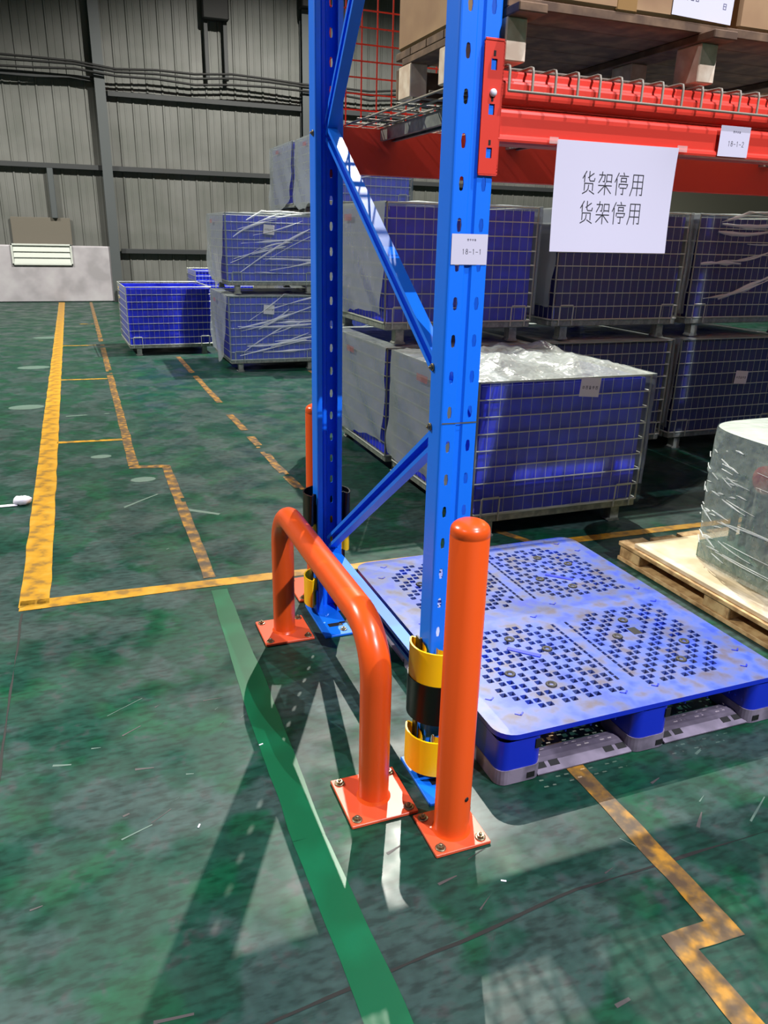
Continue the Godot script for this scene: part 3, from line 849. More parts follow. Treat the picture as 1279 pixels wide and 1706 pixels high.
func card(called: String, label: String, category: String, w: float, h: float, print_: Material, at: Vector3, curl := 0.0, roll := 0.0) -> MeshInstance3D:
	var s := mb()
	surf(s, func(u: float, v: float) -> Vector3: return Vector3((u - 0.5) * w, (v - 0.5) * h, curl * (pow(1.0 - v, 2.0) * 0.5 + 0.35 * pow(u, 6.0) * pow(v, 3.0) + 0.12 * sin(u * 5.0) * (1.0 - v))), 12, 10, true)
	var o := obj(called, s, print_)
	o.position = at
	o.rotation.z = roll
	tag(o, label, category)
	return o

# ------------------------------------------------------------------ loads on the deck
func build_load() -> void:
	for d in [[0.052, 1.06, 0.0, "wooden pallet on the wire deck beside the blue upright, under the cartons"], [1.20, 2.62, 0.0, "wooden pallet at the far right of the wire deck under the big carton"], [0.06, 1.26, 1.575, "left wooden pallet on the upper deck added for shade, above the photo"], [1.40, 2.60, 1.575, "right wooden pallet on the upper deck added for shade, above the photo"], [2.80, 3.95, 0.0, "left wooden pallet on the lower deck of the next rack bay added for shade"], [4.1, 5.25, 0.0, "right wooden pallet on the lower deck of the next rack bay added for shade"], [2.80, 3.95, 1.575, "left wooden pallet on the upper deck of the next rack bay added for shade"], [4.1, 5.25, 1.575, "right wooden pallet on the upper deck of the next rack bay added for shade"]]:  # upper-deck and next-bay pallets are unseen, added to carry the shading cartons
		var t := thing("wooden_pallet", d[3], "pallet", Vector3(0, 1.6055 + d[2], 0))
		var x0: float = d[0]
		var x1: float = d[1]
		for z in [-0.012, -0.235, -0.47]:
			for i in 3:
				var s := mb()
				box(s, Vector3([x0 + 0.022, (x0 + x1) / 2 - 0.03, x1 - 0.022][i], 0.036, z - 0.025), Vector3(0.044, 0.072, 0.075), 0.002)
				obj("block", s, M.wood_lit, t)
		for i in 3:
			var s := mb()
			box(s, Vector3([x0 + 0.03, (x0 + x1) / 2 - 0.03, x1 - 0.03][i], 0.080, -0.235), Vector3(0.06, 0.016, 0.555), 0.002)
			obj("stringer_board", s, M.wood_dark, t)
		var rb := mb()
		box(rb, Vector3((x0 + x1) / 2, 0.036, -0.5415), Vector3(x1 - x0, 0.068, 0.016), 0.002)
		obj("light_stop_board", rb, M.wood_dark, t)  # added board, stops lamp light shining through under the pallet deck
		for k in 6:
			var s := mb()
			box(s, Vector3((x0 + x1) / 2, 0.0965, -0.046 - k * 0.0925), Vector3(x1 - x0, 0.017, 0.0895), 0.0015)
			obj("deck_board", s, M.wood_dark, t)
	var y := 1.7112
	for d in [[0.052, 0.572, 0.0, 0.0, 1.25, "brown carton with a white label, directly right of the blue front post on the deck"], [0.594, 1.06, -0.004, 0.0, 1.25, "brown carton right of the labelled carton, at the top right edge of the photo"], [1.20, 2.62, 0.0, 0.0, 1.25, "big brown carton on the far right pallet of the deck"], [0.06, 1.26, 0.0, 1.575, 1.75, "big brown carton added for shade on the upper left pallet, above the photo"], [1.40, 2.60, 0.0, 1.575, 1.75, "big brown carton added for shade on the upper right pallet, above the photo"], [2.80, 3.95, 0.0, 0.0, 1.25, "big brown carton added for shade on the lower left pallet of the next rack bay"], [4.1, 5.25, 0.0, 0.0, 1.25, "big brown carton added for shade on the lower right pallet of the next rack bay"], [2.80, 3.95, 0.0, 1.575, 1.75, "big brown carton added for shade on the upper left pallet of the next rack bay"], [4.1, 5.25, 0.0, 1.575, 1.75, "big brown carton added for shade on the upper right pallet of the next rack bay"]]:  # carton heights chosen to shade the cages; upper and next-bay ones added unseen
		var t := thing("carton", d[5], "carton", Vector3((d[0] + d[1]) / 2, y + d[3], (d[2] - 0.54) / 2))
		var w: float = d[1] - d[0]
		var dep: float = d[2] + 0.54
		var h: float = d[4]
		var s := mb()
		box(s, Vector3(0, h / 2, 0), Vector3(w, h, dep), 0.006)
		obj("carton_body", s, M.carton, t)
		s = mb()
		box(s, Vector3(0, h / 2 + 0.0005, 0), Vector3(0.05, h + 0.0025, dep + 0.0025), 0.003)
		obj("packing_tape", s, M.tape, t)
		if d[0] == 0.052:
			s = mb()
			surf(s, func(u: float, v: float) -> Vector3: return Vector3((u - 0.5) * 0.15, (v - 0.5) * 0.085, 0.0), 2, 2, true)
			var l := obj("carton_label", s, M.carton_print, t)
			l.position = Vector3(0.182, 0.047, dep / 2 + 0.002)
			l.rotation.z = -0.03
			part_label(l, "white printed label")

# ------------------------------------------------------------------ wire cages
var cage_parts := {}

func cage_meshes() -> void:
	var w := 0.89
	var d := 0.96
	var h := 0.715
	var yb := 0.115
	for side in 4:
		var s := mb()
		var L := w if side % 2 == 0 else d
		var n := int(L / 0.05)
		for i in n + 1:
			var a := -L / 2 + L * i / n
			tube(s, [_side(side, a, yb, w, d), _side(side, a, h, w, d)], 0.0013 if i > 0 and i < n else 0.005, 5, false)
		for k in 9:
			var yy := yb + (h - yb) * k / 8.0
			tube(s, [_side(side, -L / 2, yy, w, d, 0.003), _side(side, L / 2, yy, w, d, 0.003)], 0.0034 if k > 0 and k < 8 else 0.0055, 5, false)
		cage_parts["wire%d" % side] = finish(s)
		s = mb()
		box(s, _side(side, 0, (yb + h - 0.015) / 2, w - 0.03, d - 0.03), Vector3(L - 0.04, h - yb - 0.02, 0.006) if side % 2 == 0 else Vector3(0.006, h - yb - 0.02, L - 0.04), 0.001)
		cage_parts["liner%d" % side] = finish(s)
	var f := mb()
	for sz in [-1.0, 1.0]: box(f, Vector3(0, 0.095, sz * (d / 2 - 0.02)), Vector3(w, 0.036, 0.04), 0.004)
	for sx in [-1.0, 0.0, 1.0]: box(f, Vector3(sx * (w / 2 - 0.02), 0.095, 0), Vector3(0.04, 0.036, d - 0.08), 0.004)
	cage_parts.frame = finish(f)
	f = mb()
	box(f, Vector3.ZERO, Vector3(w - 0.05, 0.004, d - 0.05))
	cage_parts.bottom = finish(f)
	f = mb()
	prism(f, PackedVector2Array([Vector2(-0.03, 0.0), Vector2(0.03, 0.0), Vector2(0.034, 0.006), Vector2(0.024, 0.016), Vector2(0.024, 0.078), Vector2(-0.024, 0.078), Vector2(-0.024, 0.016), Vector2(-0.034, 0.006)]), Vector3(0, 0, -0.028), Vector3.RIGHT, Vector3.UP, Vector3(0, 0, 0.056))
	cage_parts.foot = finish(f)
	cage_parts.latch = wire_bar([Vector3(-0.045, 0.085, 0), Vector3(-0.045, 0.19, 0.004), Vector3(-0.04, 0.198, 0.004), Vector3(0.04, 0.198, 0.004), Vector3(0.045, 0.19, 0.004), Vector3(0.045, 0.085, 0)], 0.0038)

func _side(side: int, a: float, y: float, w: float, d: float, out := 0.0) -> Vector3:
	if side == 0: return Vector3(a, y, d / 2 + out)
	if side == 1: return Vector3(w / 2 + out, y, a)
	if side == 2: return Vector3(a, y, -d / 2 - out)
	return Vector3(-w / 2 - out, y, a)

# opts: cover (bool), streaks (int), card (x, y), level, grey, dark (shade put into the liner colour)
func cage(x: float, z: float, y: float, label: String, opts := {}) -> void:
	var w := 0.89
	var d := 0.96
	var h := 0.715
	var t := thing("wire_cage", label, "wire cage", Vector3(x + w / 2, y, z - d / 2), opts.get("turn", 0.0))
	put("base_frame", cage_parts.frame, M.zinc, t)
	put("floor_panel", cage_parts.bottom, M.liner, t).position.y = 0.118
	for side in 4:
		stuff(put("wire_side", cage_parts["wire%d" % side], M.wire, t))
		put("liner_panel", cage_parts["liner%d" % side], M.liner_shaded if opts.get("dark", false) else M.liner, t)
	for sx in [-1.0, 1.0]:
		for sz in [-1.0, 1.0]:
			put("foot", cage_parts.foot, M.zinc, t).position = Vector3(sx * (w / 2 - 0.095), 0, sz * (d / 2 - 0.045))
		var l := put("latch_loop", cage_parts.latch, M.wire, t)
		l.position = Vector3(sx * (w / 2 - 0.085), 0, d / 2 + 0.008)
	if opts.has("card"):
		var c: Vector2 = opts.card
		var s := mb()
		surf(s, func(u: float, v: float) -> Vector3: return Vector3((u - 0.5) * 0.105, (v - 0.5) * 0.085, 0.0), 2, 2, true)
		var o := obj("label_card", s, M.card, t)
		o.position = Vector3(c.x - w / 2, c.y, d / 2 + 0.018)
		o.rotation.z = opts.get("roll", -0.08)
	if not opts.get("cover", true):
		return
	var seed_ := x * 17.0 + z * 5.0 + y * 3.0
	var n3 := func(a: float, b: float, c: float) -> float: return wave.get_noise_3d(a * 30.0 + seed_, b * 30.0, c * 30.0)
	var e := 0.016
	var bulge: float = opts.get("bulge", 0.03)
	var pull: float = opts.get("pull", 0.0)
	var lift: float = opts.get("lift", 0.01)
	# top sheet, slack and crumpled
	var s2 := mb()
	surf(s2, func(u: float, v: float) -> Vector3:
		var px := (u - 0.5) * (w + 2 * e)
		var pz := (0.5 - v) * (d + 2 * e)
		var in_ := minf(minf(u, 1 - u), minf(v, 1 - v))
		return Vector3(px, h + 0.006 + minf(in_ * 6.0, 1.0) * lift * (0.2 + 1.0 * absf(n3.call(px * 2.4, 0.0, pz * 2.4)) + 1.3 * absf(n3.call(px * 0.8, 3.0, pz * 0.8))), pz), 30, 30)
	obj("cover_top", s2, M.film_top, t)
	# side skirts with an uneven hem
	for side in 4:
		var front := side == 0
		var L := (w if side % 2 == 0 else d) + 2 * e
		var hem: float = opts.get("hem", 0.12)
		s2 = mb()
		surf(s2, func(u: float, v: float) -> Vector3:
			var a := (u - 0.5) * L * (1.0 if side == 0 or side == 3 else -1.0)
			var low: float = hem + 0.10 * n3.call(u * 0.9, float(side) * 7.0, 1.0) + (0.06 * (1.0 - sin(u * PI)) if not front else 0.0)
			var yy := lerpf(low if not front else 0.10, h + 0.008, v)
			var out: float = e + 0.007 * n3.call(a * 2.0 + yy * 1.5, yy * 1.2, side) + (1.0 - v) * v * 0.06 * (0.4 if front else 1.0) * absf(n3.call(a * 0.6, yy * 0.5, side + 9.0))
			if side == 3:
				out += bulge * (1.0 - v) * 0.6 + 0.012 * sin(v * 9.0 + u * 13.0) * (1.0 - v) + 0.01 * absf(n3.call(u * 1.6 + v * 1.1, v * 0.4, 4.0))
				a += 0.34 * (1.0 - u) * (1.0 - v) * (1.0 - v) * pull
			return _side(side, a, yy, w, d, out), 26, 26)
		var o := obj("cover_side", s2, (M.film_haze if opts.get("streaks", 0) > 0 and not opts.get("dark", false) else M.film_front) if front else M.film_side, t)
		if front: part_label(o, "clear front of the plastic cover")
	# red print on the film's left side, folds that catch the light on the front
	s2 = mb()
	surf(s2, func(u: float, v: float) -> Vector3: return Vector3(-w / 2 - e - 0.02 - bulge * 0.2, h - 0.085 + v * 0.035, -0.10 + u * 0.13), 3, 2)
	obj("film_print", s2, M.film_red, t)
	var rr := RandomNumberGenerator.new()
	rr.seed = int(absf(seed_) * 100.0) + 5
	for k in opts.get("streaks", 0):
		s2 = mb()
		var a0 := Vector2(rr.randf_range(-0.42, 0.0), rr.randf_range(0.15, 0.68))
		var ang := rr.randf_range(-0.05, 0.62)
		var len := rr.randf_range(0.3, 0.8)
		var wd := rr.randf_range(0.008, 0.026)
		var bend := rr.randf_range(-0.025, 0.025)
		surf(s2, func(u: float, v: float) -> Vector3:
			var px := minf(a0.x + cos(ang) * len * u, 0.43)
			var py := minf(a0.y + sin(ang) * len * u + bend * sin(u * PI), 0.735)
			return Vector3(px, py + (v - 0.5) * wd * pow(sin(clampf(u, 0.02, 0.98) * PI), 0.4) * (1.0 + 1.1 * n3.call(u * 1.5, k, 2.0)), d / 2 + e + 0.006 + 0.008 * sin(v * PI)), 18, 4)
		obj("film_fold", s2, M.film_fold, t)

func build_cages() -> void:
	cage_meshes()
	cage(-0.27, -7.36, 0.0, "open blue lined wire cage without plastic cover, left of the wrapped stack", {"cover": false, "turn": 0.03})
	cage(0.60, -6.1, 0.0, "plastic wrapped blue cage at the bottom of the stack left of the rear post", {"streaks": 16, "card": Vector2(0.38, 0.59), "hem": 0.12, "bulge": 0.08, "pull": 0.9})
	cage(0.60, -6.1, 0.735, "plastic wrapped blue cage on top of the stack left of the rear post", {"streaks": 16, "card": Vector2(0.40, 0.58), "hem": 0.08, "bulge": 0.06, "pull": 0.6})
	cage(1.56, -6.1, 0.0, "wrapped blue cage at floor level of the three-high far stack behind the rear post", {"streaks": 5})
	cage(1.56, -6.1, 0.735, "wrapped blue cage in the middle of the three-high far stack behind the rear post", {"streaks": 5})
	cage(1.54, -6.1, 1.47, "wrapped blue cage on top of the three-high stack, under the rear red beam", {"streaks": 8, "hem": 0.05})
	cage(1.54, -7.15, 0.0, "wrapped cage at the bottom of the second three-high stack towards the back wall", {})
	cage(1.54, -7.15, 0.735, "wrapped cage in the middle of the second three-high stack towards the back wall", {})
	cage(1.52, -7.15, 1.47, "wrapped cage on top of the stack nearest the back wall, grey film side showing", {"hem": 0.05})
	cage(0.98, -11.0, 0.0, "small looking far blue cage near the back wall, between open cage and wrapped stack", {"cover": false})
	cage(0.81, -1.42, 0.0, "nearest wrapped cage on the floor right behind the front post, with a paper card", {"card": Vector2(0.545, 0.675), "streaks": 0, "hem": 0.12, "bulge": 0.015, "lift": 0.05})
	cage(0.80, -2.47, 0.0, "wrapped cage on the floor directly behind the nearest cage", {"hem": 0.12, "bulge": 0.012})
	cage(0.78, -2.47, 0.735, "wrapped cage stacked behind the nearest cage, grey film hanging on its left side", {"hem": 0.1, "bulge": 0.012})
	cage(1.82, -2.47, 0.0, "shaded wrapped cage at the bottom of the stack right of the nearest cage", {"dark": true, "hem": 0.12})
	cage(1.82, -2.47, 0.735, "shaded wrapped cage on top, right behind the white paper notice", {"dark": true, "hem": 0.12})
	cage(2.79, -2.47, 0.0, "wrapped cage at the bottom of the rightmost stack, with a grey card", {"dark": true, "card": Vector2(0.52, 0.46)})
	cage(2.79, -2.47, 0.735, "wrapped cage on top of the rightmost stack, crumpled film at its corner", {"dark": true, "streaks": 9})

# ------------------------------------------------------------------ blue plastic pallet
func build_blue_pallet() -> void:
	var W := 0.93
	var D := 1.11
	var t := thing("plastic_pallet", "blue plastic pallet with a perforated deck on the floor beside the rack upright", "pallet", Vector3(0.58, 0, -0.46))
	var H := 0.148
	var cell := 0.0245
	var nx := int(W / cell) - 2
	var nz := int(D / cell) - 2
	var s := mb()
	var hole := hole8(0.0094, 0.0094, 0.0014)
	var hole_long := hole8(0.0050, 0.0108, 0.001)
	var plugs := []
	for p in [Vector2(0.379, -0.329), Vector2(0.457, -0.242), Vector2(0.282, -0.155), Vector2(0.363, -0.072), Vector2(0.789, -0.321), Vector2(0.706, -0.238), Vector2(0.882, -0.147), Vector2(0.799, -0.064)]:
		var q: Vector2 = p - Vector2(0.58, -0.46)
		plugs.append(q)
		plugs.append(-q)
	var handles := [[Vector2(-0.199, 0.2125), 1], [Vector2(0.199, -0.2125), 1], [Vector2(0.2, 0.208), -1], [Vector2(-0.2, -0.208), -1]]
	for i in nx:
		for j in nz:
			var x := (i - (nx - 1) / 2.0) * cell
			var z := (j - (nz - 1) / 2.0) * cell
			var kind := 0
			var ax := absf(x)
			var az := absf(z)
			if ax > 0.028 and ax < 0.385 and az > 0.07 and az < 0.475:
				var cut := maxf(ax - 0.26, 0.0) + maxf(az - 0.36, 0.0)
				var cut2 := maxf(0.12 - ax, 0.0) + maxf(0.17 - az, 0.0)
				var dg := (i - j) if x * z < 0.0 else (i + j)
				if cut < 0.16 and cut2 < 0.135 and posmod(dg, 3) != 0: kind = 1
			elif ax < 0.03 and az > 0.09 and az < 0.44 and ax > 0.006: kind = 2
			for q in plugs:
				if Vector2(x, z).distance_to(q) < 0.022: kind = 0
			for hd in handles:
				var r: Vector2 = Vector2(x, z) - hd[0]
				if absf(r.x - hd[1] * r.y) < 0.024 and absf(r.x + hd[1] * r.y) < 0.12: kind = 0
			var c := Vector3(x, H, z)
			if kind == 0:
				s.set_smooth_group(-1)
				var k := cell / 2
				quad(s, c + Vector3(-k, 0, k), c + Vector3(k, 0, k), c + Vector3(k, 0, -k), c + Vector3(-k, 0, -k))
			else:
				ring_hole(s, c, Vector3(1, 0, 0), Vector3(0, 0, -1), Vector2(cell / 2, cell / 2), hole if kind == 1 else hole_long, 0.016, false)
	# border with rounded corners
	var ix := nx * cell / 2
	var iz := nz * cell / 2
	var rim := _round_rect(W / 2, D / 2, 0.055, 7)
	var n := rim.size()
	for k in n:
		var a := rim[k]
		var b := rim[(k + 1) % n]
		var a2 := Vector2(clampf(a.x * 0.99, -ix, ix), clampf(a.y * 0.99, -iz, iz))
		var b2 := Vector2(clampf(b.x * 0.99, -ix, ix), clampf(b.y * 0.99, -iz, iz))
		s.set_smooth_group(-1)
		face(s, Vector3(a.x, H - 0.0015, a.y), Vector3(b.x, H - 0.0015, b.y), Vector3(b2.x, H, b2.y), Vector3(a2.x, H, a2.y), Vector3.UP)
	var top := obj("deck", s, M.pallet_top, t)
	s = mb()
	s.set_smooth_group(0)
	for k in n:
		var a := rim[k]
		var b := rim[(k + 1) % n]
		face(s, Vector3(a.x, H - 0.0015, a.y), Vector3(b.x, H - 0.0015, b.y), Vector3(b.x, H - 0.016, b.y), Vector3(a.x, H - 0.016, a.y), Vector3(a.x + b.x, 0, a.y + b.y))
	# ribs under the deck
	for i in 12:
		box(s, Vector3(-0.42 + i * 0.0764, H - 0.026, 0), Vector3(0.004, 0.020, D - 0.03))
	for j in 14:
		box(s, Vector3(0, H - 0.026, -0.51 + j * 0.0785), Vector3(W - 0.03, 0.020, 0.004))
	obj("deck_skirt", s, M.pallet, t)
	# nine legs with dark shoes on a grey base frame
	for xi in [-1.0, 0.0, 1.0]:
		for zi in [-1.0, 0.0, 1.0]:
			s = mb()
			var lx := 0.125 if xi != 0.0 else 0.115
			var lz := 0.15
			var c := Vector2(xi * (W / 2 - lx / 2 - 0.002), zi * (D / 2 - lz / 2 - 0.002))
			var q := _round_rect(lx / 2, lz / 2, 0.028, 5)
			s.set_smooth_group(0)
			for k in q.size():
				var a := q[k]
				var b := q[(k + 1) % q.size()]
				face(s, Vector3(c.x + a.x, 0.042, c.y + a.y), Vector3(c.x + b.x, 0.042, c.y + b.y), Vector3(c.x + b.x, H - 0.02, c.y + b.y), Vector3(c.x + a.x, H - 0.02, c.y + a.y), Vector3(a.x + b.x, 0, a.y + b.y))
			var leg := obj("leg", s, M.pallet, t)
			s = mb()
			prism(s, _round_rect(lx / 2 + 0.002, lz / 2 + 0.002, 0.028, 5), Vector3(c.x, 0.002, c.y), Vector3.RIGHT, Vector3(0, 0, 1), Vector3(0, 0.042, 0))
			var shoe := obj("shoe", s, M.pallet_base, leg)
			if zi == 1.0:
				s = mb()
				box(s, Vector3(c.x + 0.03 * (1.0 if xi < 1.0 else -1.0), 0.018, c.y + lz / 2 + 0.002), Vector3(0.022, 0.016, 0.003))
				obj("shoe_slot", s, M.dark, leg)
				s = mb()
				box(s, Vector3(c.x + 0.045, H - 0.04, c.y + lz / 2 + 0.001), Vector3(0.016, 0.026, 0.003))
				obj("slot_recess", s, M.dark, leg)
	for z in [-1.0, 0.0, 1.0]:
		for x in [-1.0, 1.0]:
			s = mb()
			# a runner board between two legs, its front edge chamfered
			prism(s, PackedVector2Array([Vector2(-0.02, 0.003), Vector2(0.068, 0.003), Vector2(0.069, 0.007), Vector2(0.026, 0.021), Vector2(0.004, 0.021), Vector2(-0.02, 0.013)]), Vector3(x * 0.2 - 0.145, 0, z * (D / 2 - 0.072)), Vector3(0, 0, 1), Vector3.UP, Vector3(0.29, 0, 0))
			var run := obj("base_runner", s, M.pallet_base, t)
			if z > 0.0:
				for dx in [-0.125, -0.085, 0.085, 0.125]:
					s = mb()
					var m := Basis(Vector3.RIGHT, 0.315)
					box(s, Vector3.ZERO, Vector3(0.028, 0.0015, 0.017), 0.0, Transform3D(m, Vector3(x * 0.2 + dx, 0.0146, z * (D / 2 - 0.072) + 0.047)))
					obj("slot_recess", s, M.dark, run)
	for x in [-1.0, 0.0, 1.0]:
		for z in [-1.0, 1.0]:
			s = mb()
			prism(s, PackedVector2Array([Vector2(-0.055, 0.003), Vector2(0.055, 0.003), Vector2(0.055, 0.012), Vector2(0.028, 0.028), Vector2(-0.028, 0.028), Vector2(-0.055, 0.012)]), Vector3(x * (W / 2 - 0.06), 0, z * 0.24 - 0.165), Vector3.RIGHT, Vector3.UP, Vector3(0, 0, 0.33))
			obj("base_runner", s, M.pallet_base, t)
	var pl := mb()
	lathe(pl, [Vector2(0.016, 0.0), Vector2(0.0155, 0.004), Vector2(0.0135, 0.0055), Vector2(0.0085, 0.0050), Vector2(0.0062, 0.001), Vector2(0.0, 0.0005)], Vector3.ZERO, 18)
	var pm := finish(pl)
	for q in plugs: put("rubber_plug", pm, M.rubber, t).position = Vector3(q.x, H - 0.001, q.y)
	for hd in handles:
		s = mb()
		var dark: bool = hd[1] == -1
		var xf := Transform3D(Basis(Vector3.UP, -PI / 4 * hd[1]), Vector3(hd[0].x, H, hd[0].y))
		if dark:
			box(s, Vector3(0, 0.0003, 0), Vector3(0.03, 0.001, 0.04), 0.0, Transform3D(Basis.IDENTITY, xf.origin))
			obj("hand_hole", s, M.dark, top)
		else:
			box(s, Vector3(0, 0.001, 0), Vector3(0.10, 0.003, 0.018), 0.0012, xf)
			obj("hand_grip", s, M.pallet, top)
	# arrow shaped lugs near the corners and along the cross bands
	for p in [Vector2(-0.41, 0.40), Vector2(-0.37, 0.485), Vector2(-0.05, 0.49), Vector2(0.055, 0.49), Vector2(0.415, 0.41), Vector2(0.37, 0.49), Vector2(0.41, -0.04), Vector2(-0.41, -0.04), Vector2(-0.41, -0.40), Vector2(-0.37, -0.485), Vector2(0.41, -0.4), Vector2(0.37, -0.485), Vector2(-0.05, 0.03), Vector2(0.06, -0.03), Vector2(0.40, 0.06), Vector2(-0.40, 0.06)]:
		s = mb()
		for g in [-1.0, 1.0]:
			box(s, Vector3(g * 0.006, 0.0007, 0), Vector3(0.017, 0.0016, 0.0038), 0.0, Transform3D(Basis(Vector3.UP, g * 0.7), Vector3(p.x + g * 0.001, H, p.y)))
		obj("lug_mark", s, M.pallet, top)

func _round_rect(a: float, b: float, r: float, n: int) -> PackedVector2Array:
	var q := PackedVector2Array()
	for c in [[1.0, 1.0, 0.0], [-1.0, 1.0, 0.5], [-1.0, -1.0, 1.0], [1.0, -1.0, 1.5]]:
		for i in n + 1:
			var an: float = (c[2] + 0.5 * i / n) * PI
			q.append(Vector2(c[0] * (a - r) + cos(an) * r, c[1] * (b - r) + sin(an) * r))
	return q

# ------------------------------------------------------------------ wrapped machine on a wooden pallet
func build_machine() -> void:
	var t := thing("wooden_pallet", "low wooden pallet on the floor at the right edge, under the film wrapped machine", "pallet")
	var x0 := 1.32
	var x1 := 2.36
	var z0 := -1.03
	var z1 := 0.10
	for k in 3:
		var s := mb()
		box(s, Vector3([x0 + 0.05, (x0 + x1) / 2, x1 - 0.05][k], 0.011, (z0 + z1) / 2), Vector3(0.1, 0.018, z1 - z0), 0.002)
		obj("bottom_board", s, M.wood, t)
		for j in 3:
			s = mb()
			box(s, Vector3([x0 + 0.05, (x0 + x1) / 2, x1 - 0.05][k], 0.044, [z0 + 0.07, (z0 + z1) / 2, z1 - 0.07][j]), Vector3(0.09, 0.048, 0.13), 0.003)
			obj("block", s, M.wood, t)
	for j in 7:
		var s := mb()
		box(s, Vector3(lerpf(x0 + 0.06, x1 - 0.06, j / 6.0), 0.0775, (z0 + z1) / 2 + 0.012 * (j % 2)), Vector3(0.125, 0.018, z1 - z0), 0.002)
		obj("deck_board", s, M.wood, t)
	var s2 := mb()
	box(s2, Vector3((x0 + x1) / 2 + 0.005, 0.096, (z0 + z1) / 2 + 0.04), Vector3(x1 - x0 - 0.01, 0.018, z1 - z0 - 0.09), 0.002)
	obj("plywood_sheet", s2, M.ply, t)
	var m := thing("wrapped_machine", "green machine wrapped in clear stretch film, standing on the low wooden pallet", "machine", Vector3(1.85, 0.105, -0.36))
	s2 = mb()
	box(s2, Vector3(0, 0.035, 0), Vector3(0.74, 0.07, 0.80), 0.006)
	obj("machine_base", s2, M.machine, m)
	s2 = mb()
	lathe(s2, [Vector2(0.34, 0.07), Vector2(0.36, 0.09), Vector2(0.36, 0.42), Vector2(0.345, 0.46), Vector2(0.2, 0.50), Vector2(0.0, 0.505)], Vector3.ZERO, 36, 0.0, 1.0, 1.12)
	obj("machine_body", s2, M.machine_grey, m)
	s2 = mb()
	for k in 10:
		box(s2, Vector3(-0.355, 0.25, -0.25 + k * 0.05), Vector3(0.03, 0.26, 0.012), 0.002)
	obj("cooling_fins", s2, M.machine, m)
	s2 = mb()
	lathe(s2, [Vector2(0.05, 0), Vector2(0.05, 0.02), Vector2(0.02, 0.03), Vector2(0.0, 0.03)], Vector3.ZERO, 18)
	var cap := obj("red_cap", s2, mat(Color(0.70, 0.16, 0.10), 0.5), m)
	cap.position = Vector3(-0.365, 0.40, -0.13)
	cap.rotation.z = PI / 2
	# film: a rounded rectangle wall with wrinkles, and its top
	var fw := func(u: float, y: float, k: float) -> Vector3:
		var a := u * TAU
		var c := cos(a)
		var sn := sin(a)
		var p := 2.0 / 5.0
		var ex := signf(c) * pow(absf(c), p) * 0.418
		var ez := signf(sn) * pow(absf(sn), p) * 0.455
		var wr := 1.0 + 0.004 * wave.get_noise_3d(c * 40.0, y * 130.0 + c * 40.0 + sn * 30.0, sn * 40.0) + k + 0.005 * wave.get_noise_3d(c * 9.0, y * 30.0, sn * 9.0)
		return Vector3(ex * wr, y, -ez * wr)
	s2 = mb()
	surf(s2, func(u: float, v: float) -> Vector3: return fw.call(u, 0.012 + v * 0.523, 0.015 * sin(v * 2.6) - 0.0 + (0.012 if v > 0.66 and v < 0.7 else 0.0)), 120, 60)
	obj("film_wall", s2, M.wrap, m)
	s2 = mb()
	surf(s2, func(u: float, v: float) -> Vector3:
		var p: Vector3 = fw.call(u, 0.535, 0.0)
		var k := 1.0 - v
		var q := Vector3(p.x * k, 0.535 + 0.02 * (1.0 - pow(k, 4.0)) + 0.008 * wave.get_noise_3d(p.x * k * 60.0, 5.0, p.z * k * 60.0) * v, p.z * k)
		return q, 72, 14)
	obj("film_top", s2, M.wrap_top, m)
	rng.seed = 5
	for k in 110:
		s2 = mb()
		var u0 := rng.randf_range(0.36, 0.64)
		var y0 := rng.randf_range(0.06, 0.24) if k % 2 else rng.randf_range(0.28, 0.50)
		var l := rng.randf_range(0.006, 0.035)
		var sl := rng.randf_range(-1.2, 0.6)
		var wd := rng.randf_range(0.003, 0.009)
		surf(s2, func(u: float, v: float) -> Vector3:
			var p: Vector3 = fw.call(u0 + l * u, y0 + sl * l * u, 0.022)
			return p + Vector3(0, (v - 0.5) * wd * sin(clampf(u, 0.05, 0.95) * PI), 0) + Vector3(p.x, 0, p.z).normalized() * 0.004 * sin(v * PI), 10, 3)
		obj("film_fold", s2, M.film_fold, m)

func build_scraps() -> void:
	rng.seed = 9
	var s := mb()
	surf(s, func(u: float, v: float) -> Vector3:
		var a := u * TAU
		var p := (v - 0.5) * PI
		var r := 0.035 * (1.0 + 0.35 * wave.get_noise_3d(cos(a) * 60.0 * cos(p), sin(p) * 60.0, sin(a) * 60.0 * cos(p)))
		return Vector3(cos(a) * cos(p) * r * 1.2, 0.022 + sin(p) * r * 0.62, -sin(a) * cos(p) * r), 16, 8)
	var t := thing("paper_scrap", "crumpled white paper scrap lying left of the long yellow floor line", "litter", Vector3(-1.09, 0, -2.53))
	obj("crumpled_ball", s, M.paper, t)
	s = mb()
	box(s, Vector3(-0.09, 0.004, 0.01), Vector3(0.13, 0.003, 0.03), 0.001)
	obj("torn_strip", s, M.paper, t)
	var names := ["tiny white chip on the floor near the orange bollard plate", "tiny white chip on the floor left of the hoop barrier's near leg", "tiny white chip on the floor at the lower left of the photo"]
	var where := [Vector3(-0.015, 0, 0.36), Vector3(-0.40, 0, -0.27), Vector3(-0.60, 0, -0.02)]
	for k in 3:
		s = mb()
		box(s, Vector3(0, 0.0015, 0), Vector3(0.012, 0.002, 0.004), 0.0008)
		var o := obj("paint_chip", s, M.paper)
		o.position = where[k]
		o.rotation.y = 0.8 * k - 0.5
		tag(o, names[k], "litter")

